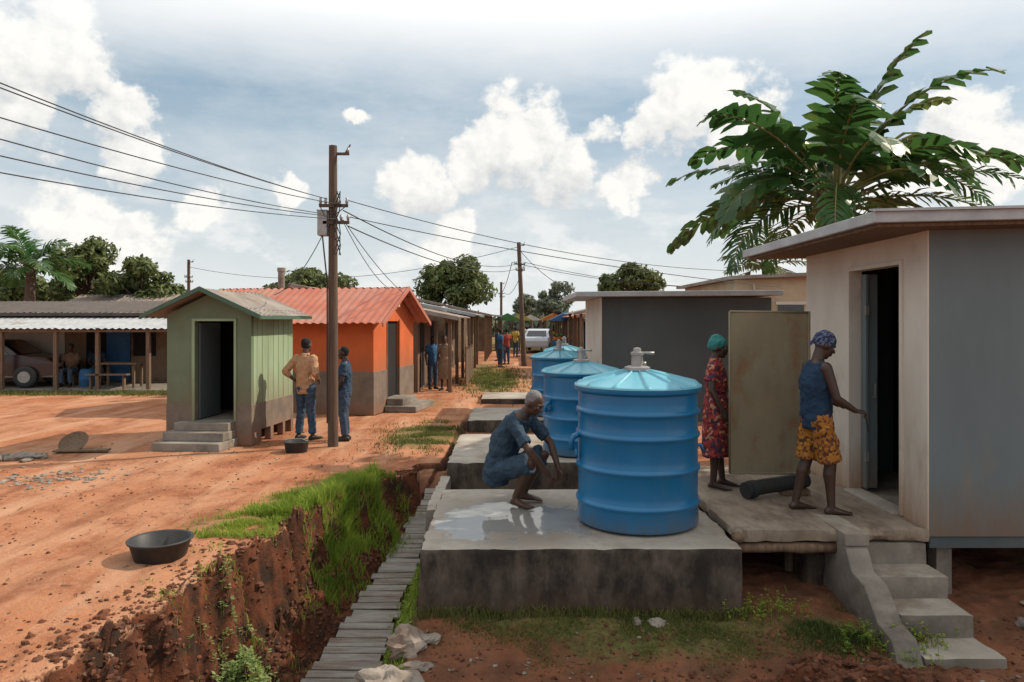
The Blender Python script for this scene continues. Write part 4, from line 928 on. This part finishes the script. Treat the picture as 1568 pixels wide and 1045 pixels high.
figure('crouching_man',(.07,7.62,.112),math.radians(-28),dict(
  hipL=(-.24,.09,.30),hipR=(-.24,-.09,.30),knL=(.20,.17,.47),knR=(.22,-.15,.45),anL=(0,.12,.085),anR=(.03,-.12,.085),
  chest=(-.14,0,.62),shL=(.02,.18,.85),shR=(.02,-.19,.85),neck=(.07,0,.915),head=(.175,0,1.01),hf=(.84,-.1,-.48),
  elL=(.26,.20,.60),elR=(.24,-.24,.58),wrL=(.40,.10,.36),wrR=(.39,-.12,.34),hdL=(.15,-.1,-1),hdR=(.15,.1,-1),toeL=(1,.25,0),toeR=(1,-.2,0),pnL=(-.4,-1,0),pnR=(-.4,1,0)),
  top='navy',bottom='navy',style='shorts',sleeve=.8,hair='hairg',belly=.01,hem=.02,scale=1.05,bulk=.012)
figure('man_at_door',(2.99,7.05,.165),math.radians(4),dict(
  hipL=(0,.085,.90),hipR=(-.01,-.085,.90),knL=(-.04,.11,.49),knR=(.09,-.09,.49),anL=(-.15,.12,.085),anR=(.09,-.10,.085),
  shL=(.0,.18,1.38),shR=(.0,-.18,1.385),neck=(.015,0,1.455),head=(.08,0,1.585),hf=(.85,-.08,-.42),chest=(-.01,0,1.22),
  elL=(.10,.22,1.12),wrL=(.30,.17,1.0),elR=(.07,-.24,1.10),wrR=(.27,-.20,.985),hdR=(1,0,-.15),pnR=(0,.3,-1),hdL=(1,-.1,0),pnL=(0,-.3,-1)),
  top='tanktop',bottom='shorts',style='shorts',sleeveless=True,hair=None,wrap='wrapnavy',skin='skin2',curl=.75,scale=1.03,bulk=.008)
G=group('hand_tool',(3.375,6.86,1.145)); mb=MB(); mb.tube([(-.02,0,.04),(0,0,0),(.03,0,-.17)],[.009,.009,.006],8); mb.build('tool_handle','rubber',G,smooth=True)
figure('woman_in_red_dress',(2.31,8.12,.165),math.radians(-24),dict(elR=(-.02,-.22,1.12),wrR=(.09,-.2,.90),elL=(.06,.22,1.14),wrL=(.22,.16,1.05),anL=(.05,.11,.085),head=(.03,0,1.60),shL=(-.01,.16,1.385),shR=(-.01,-.16,1.385)),
  top='dress',bottom='dress',style='dress',sleeve=.6,hair=None,wrap='teal',female=True,scale=.98,skin='skin2')
figure('man_in_tan_shirt',(-3.52,12.25,0),math.radians(66),dict(elL=(-.12,.34,1.16),wrL=(.0,.19,.99),elR=(-.06,-.26,1.13),wrR=(.12,-.19,1.0),hdL=(.7,-.6,-.1),hdR=(.7,.4,0),knL=(.03,.12,.49),anL=(.0,.15,.085),anR=(.04,-.12,.085)),
  top='tanshirt',bottom='jeans',sleeve=1.35,shoes='shoe',belly=.02,hem=.02,vox=.010)
figure('boy_in_blue_shirt',(-2.84,12.2,0),math.radians(185),dict(elR=(.1,-.2,1.2),wrR=(.22,-.12,1.12),elL=(.02,.22,1.12),wrL=(.14,.16,.95)),
  top='bluedark',bottom='jeans',sleeve=.7,shoes='shoe',scale=.92,vox=.010,skin='skin2')
sit=dict(hipL=(0,.09,.45),hipR=(0,-.09,.45),knL=(.42,.12,.48),knR=(.42,-.12,.48),anL=(.42,.12,.085),anR=(.40,-.12,.085),chest=(.02,0,.78),shL=(.03,.17,.94),shR=(.03,-.17,.94),neck=(.04,0,1.01),head=(.08,0,1.15),elL=(.1,.22,.68),elR=(.1,-.22,.68),wrL=(.3,.12,.58),wrR=(.3,-.12,.58))
for sx_,sy_,sr_,sc_ in ((-13.3,21.7,-80,'brownwall'),(-12.95,22.4,-60,'bluedark')):
    figure('seated_person',(sx_,sy_,.06),math.radians(sr_),sit,top=sc_,bottom='jeans',shoes='shoe',vox=.02)
    G=group('wooden_stool',(sx_,sy_,.06)); mb=MB(); mb.box(-.18,.18,-.18,.18,.33,.36)
    for a in(-.14,.14):
        for b_ in(-.14,.14): mb.box(a-.02,a+.02,b_-.02,b_+.02,0,.33)
    mb.build('seat_and_legs','wood',G)
figure('pedestrian',(-2.35,21.3,0),math.radians(-60),{},top='c_b',bottom='jeans',shoes='shoe',vox=.02,scale=.9)
figure('pedestrian',(-1.95,20.9,0),math.radians(-100),{},top='tan',bottom='tan',style='skirt',shoes='shoe',vox=.02,female=True,scale=.92)
for x,y,r_,t_ in ((-.5,31,.5,'c_b'),(-.25,33,2,'c_r'),(-.7,36,3,'bluedark'),(.2,40,1,'c_y'),(.9,50,1.5,'c_w'),(1.4,54,4,'c_r')):
    figure('pedestrian',(x,y,0),r_,{},top=t_,bottom='jeans',shoes='shoe',vox=.028,scale=.95)
# ------------------------------------------------------------------ world
sd_=V((.86,.30,.78)).normalized(); el=math.asin(sd_.z); az=math.atan2(sd_.x,sd_.y)
w=bpy.data.worlds.new('World'); S.world=w; w.use_nodes=True; nt=w.node_tree; N=nt.nodes; L=nt.links
try:
    w.cycles.sampling_method='MANUAL'; w.cycles.sample_map_resolution=256
except Exception: pass
bg=N['Background']; bg.inputs[1].default_value=.1
sky=N.new('ShaderNodeTexSky'); sky.sky_type='NISHITA'; sky.sun_disc=False; sky.sun_elevation=el; sky.sun_rotation=az; sky.dust_density=2.0; sky.air_density=1.0
tc=N.new('ShaderNodeTexCoord')
def vm(op,a,b=None):
    r=N.new('ShaderNodeVectorMath'); r.operation=op
    for i,q in enumerate((a,b)):
        if q is None: continue
        if isinstance(q,(tuple,Vector)): r.inputs[i].default_value=tuple(q)
        else: L.new(q,r.inputs[i])
    return r
P=tc.outputs['Generated']
K=(1,1,1.15)
Pk=vm('MULTIPLY',P,K).outputs[0]
def wn(scale,det,src,rough=.6,col=False):
    n=N.new('ShaderNodeTexNoise'); n.inputs['Scale'].default_value=scale; n.inputs['Detail'].default_value=det; n.inputs['Roughness'].default_value=rough; L.new(src,n.inputs[0]); return n.outputs[1 if col else 0]
dis=vm('SUBTRACT',wn(7,5,Pk,.6,True),(.5,.5,.5)).outputs[0]
dsc=N.new('ShaderNodeVectorMath'); dsc.operation='SCALE'; L.new(dis,dsc.inputs[0]); dsc.inputs[3].default_value=.13
Pd=vm('ADD',Pk,dsc.outputs[0]).outputs[0]
blobs=[(790,225,88),(860,265,70),(735,262,50),(640,285,62),(930,200,45),(1060,165,90),(1130,195,75),(1000,200,48),(50,60,115),(30,170,75),(190,170,48),(215,230,58),(150,350,90),(310,320,45),(965,295,58),(430,290,32),(540,200,24),(1300,300,110),(1480,230,100),(690,370,45)]
Mx=None;Gx=None
for i,(bx,by,br) in enumerate(blobs):
    d=V(((bx-784)/1100,1,(490-by)/1100)); ln=d.length; d.normalize(); r=br*1.22/1100/ln
    c0=V((d.x*K[0],d.y*K[1],d.z*K[2])); c1=c0-V((0,0,r*.55))
    for which,cc in((0,c0),(1,c1)):
        if which and i>11: continue
        dn=vm('DISTANCE',Pd,cc).outputs['Value']; f=mth('SUBTRACT',1.0,mth('DIVIDE',dn,r))
        if which==0: Mx=f if Mx is None else mth('MAXIMUM',Mx,f)
        else: Gx=f if Gx is None else mth('MAXIMUM',Gx,f)
fb1=wn(15,9,Pk,.6); 
dens=mth('ADD',Mx,mth('MULTIPLY',mth('SUBTRACT',fb1,.5),1.8))
alpha=mr(dens,.12,.42); alpha.node.interpolation_type='SMOOTHSTEP'
off=vm('ADD',Pk,tuple(sd_*.012)).outputs[0]
lit=mth('SUBTRACT',fb1,wn(15,6,off,.6))
bot=mth('MAXIMUM',mth('SUBTRACT',Gx,Mx),-.3)
sh=mth('ADD',mth('ADD',.68,mth('MULTIPLY',lit,2.6)),mth('MULTIPLY',bot,-.85))
shc=mr(sh,0,1)
ccol=mx(shc,(6.3,6.5,6.7),(10.3,10.1,9.6))
sz=N.new('ShaderNodeSeparateXYZ'); L.new(P,sz.inputs[0])
hz=mr(sz.outputs[2],.30,.0); hz=mth('POWER',hz,1.25)
skyc=mx(.6,sky.outputs[0],(4.3,5.9,7.0))
skyc=mx(mth('MULTIPLY',hz,.90),skyc,(8.9,9.1,9.0))
thin=mth('MULTIPLY',mr(wn(3.5,8,vm('MULTIPLY',P,(1,1,3)).outputs[0],.65),.42,.72),.5)
skyc=mx(thin,skyc,(8.6,8.8,8.8))
low_=mth('MULTIPLY',mth('MULTIPLY',mr(wn(9,8,vm('MULTIPLY',P,(1,1,2)).outputs[0],.6),.5,.62),mr(sz.outputs[2],.22,.08)),.7)
skyc=mx(low_,skyc,(9.9,9.8,9.5))
fin=mx(mth('MULTIPLY',alpha,.95),skyc,ccol)
fin=mx(mr(sz.outputs[2],.29,.39),fin,(10.2,10.3,10.3))
L.new(fin,bg.inputs[0])
sl=bpy.data.lights.new('sun','SUN'); sl.energy=4.8; sl.angle=math.radians(.6); sl.color=(1,.88,.72)
so=bpy.data.objects.new('sun',sl); S.collection.objects.link(so); so.rotation_euler=sd_.to_track_quat('Z','Y').to_euler()
# ------------------------------------------------------------------ camera
cd=bpy.data.cameras.new('camera'); cd.sensor_width=36; cd.lens=36*1100/1568; cd.shift_y=-.0207; cd.clip_end=2000; cd.clip_start=.05
co=bpy.data.objects.new('camera',cd); S.collection.objects.link(co); co.location=(0,0,2.05); co.rotation_euler=(math.radians(90),0,0); S.camera=co
S.view_settings.view_transform='Standard'; S.view_settings.look='None'; S.view_settings.exposure=0
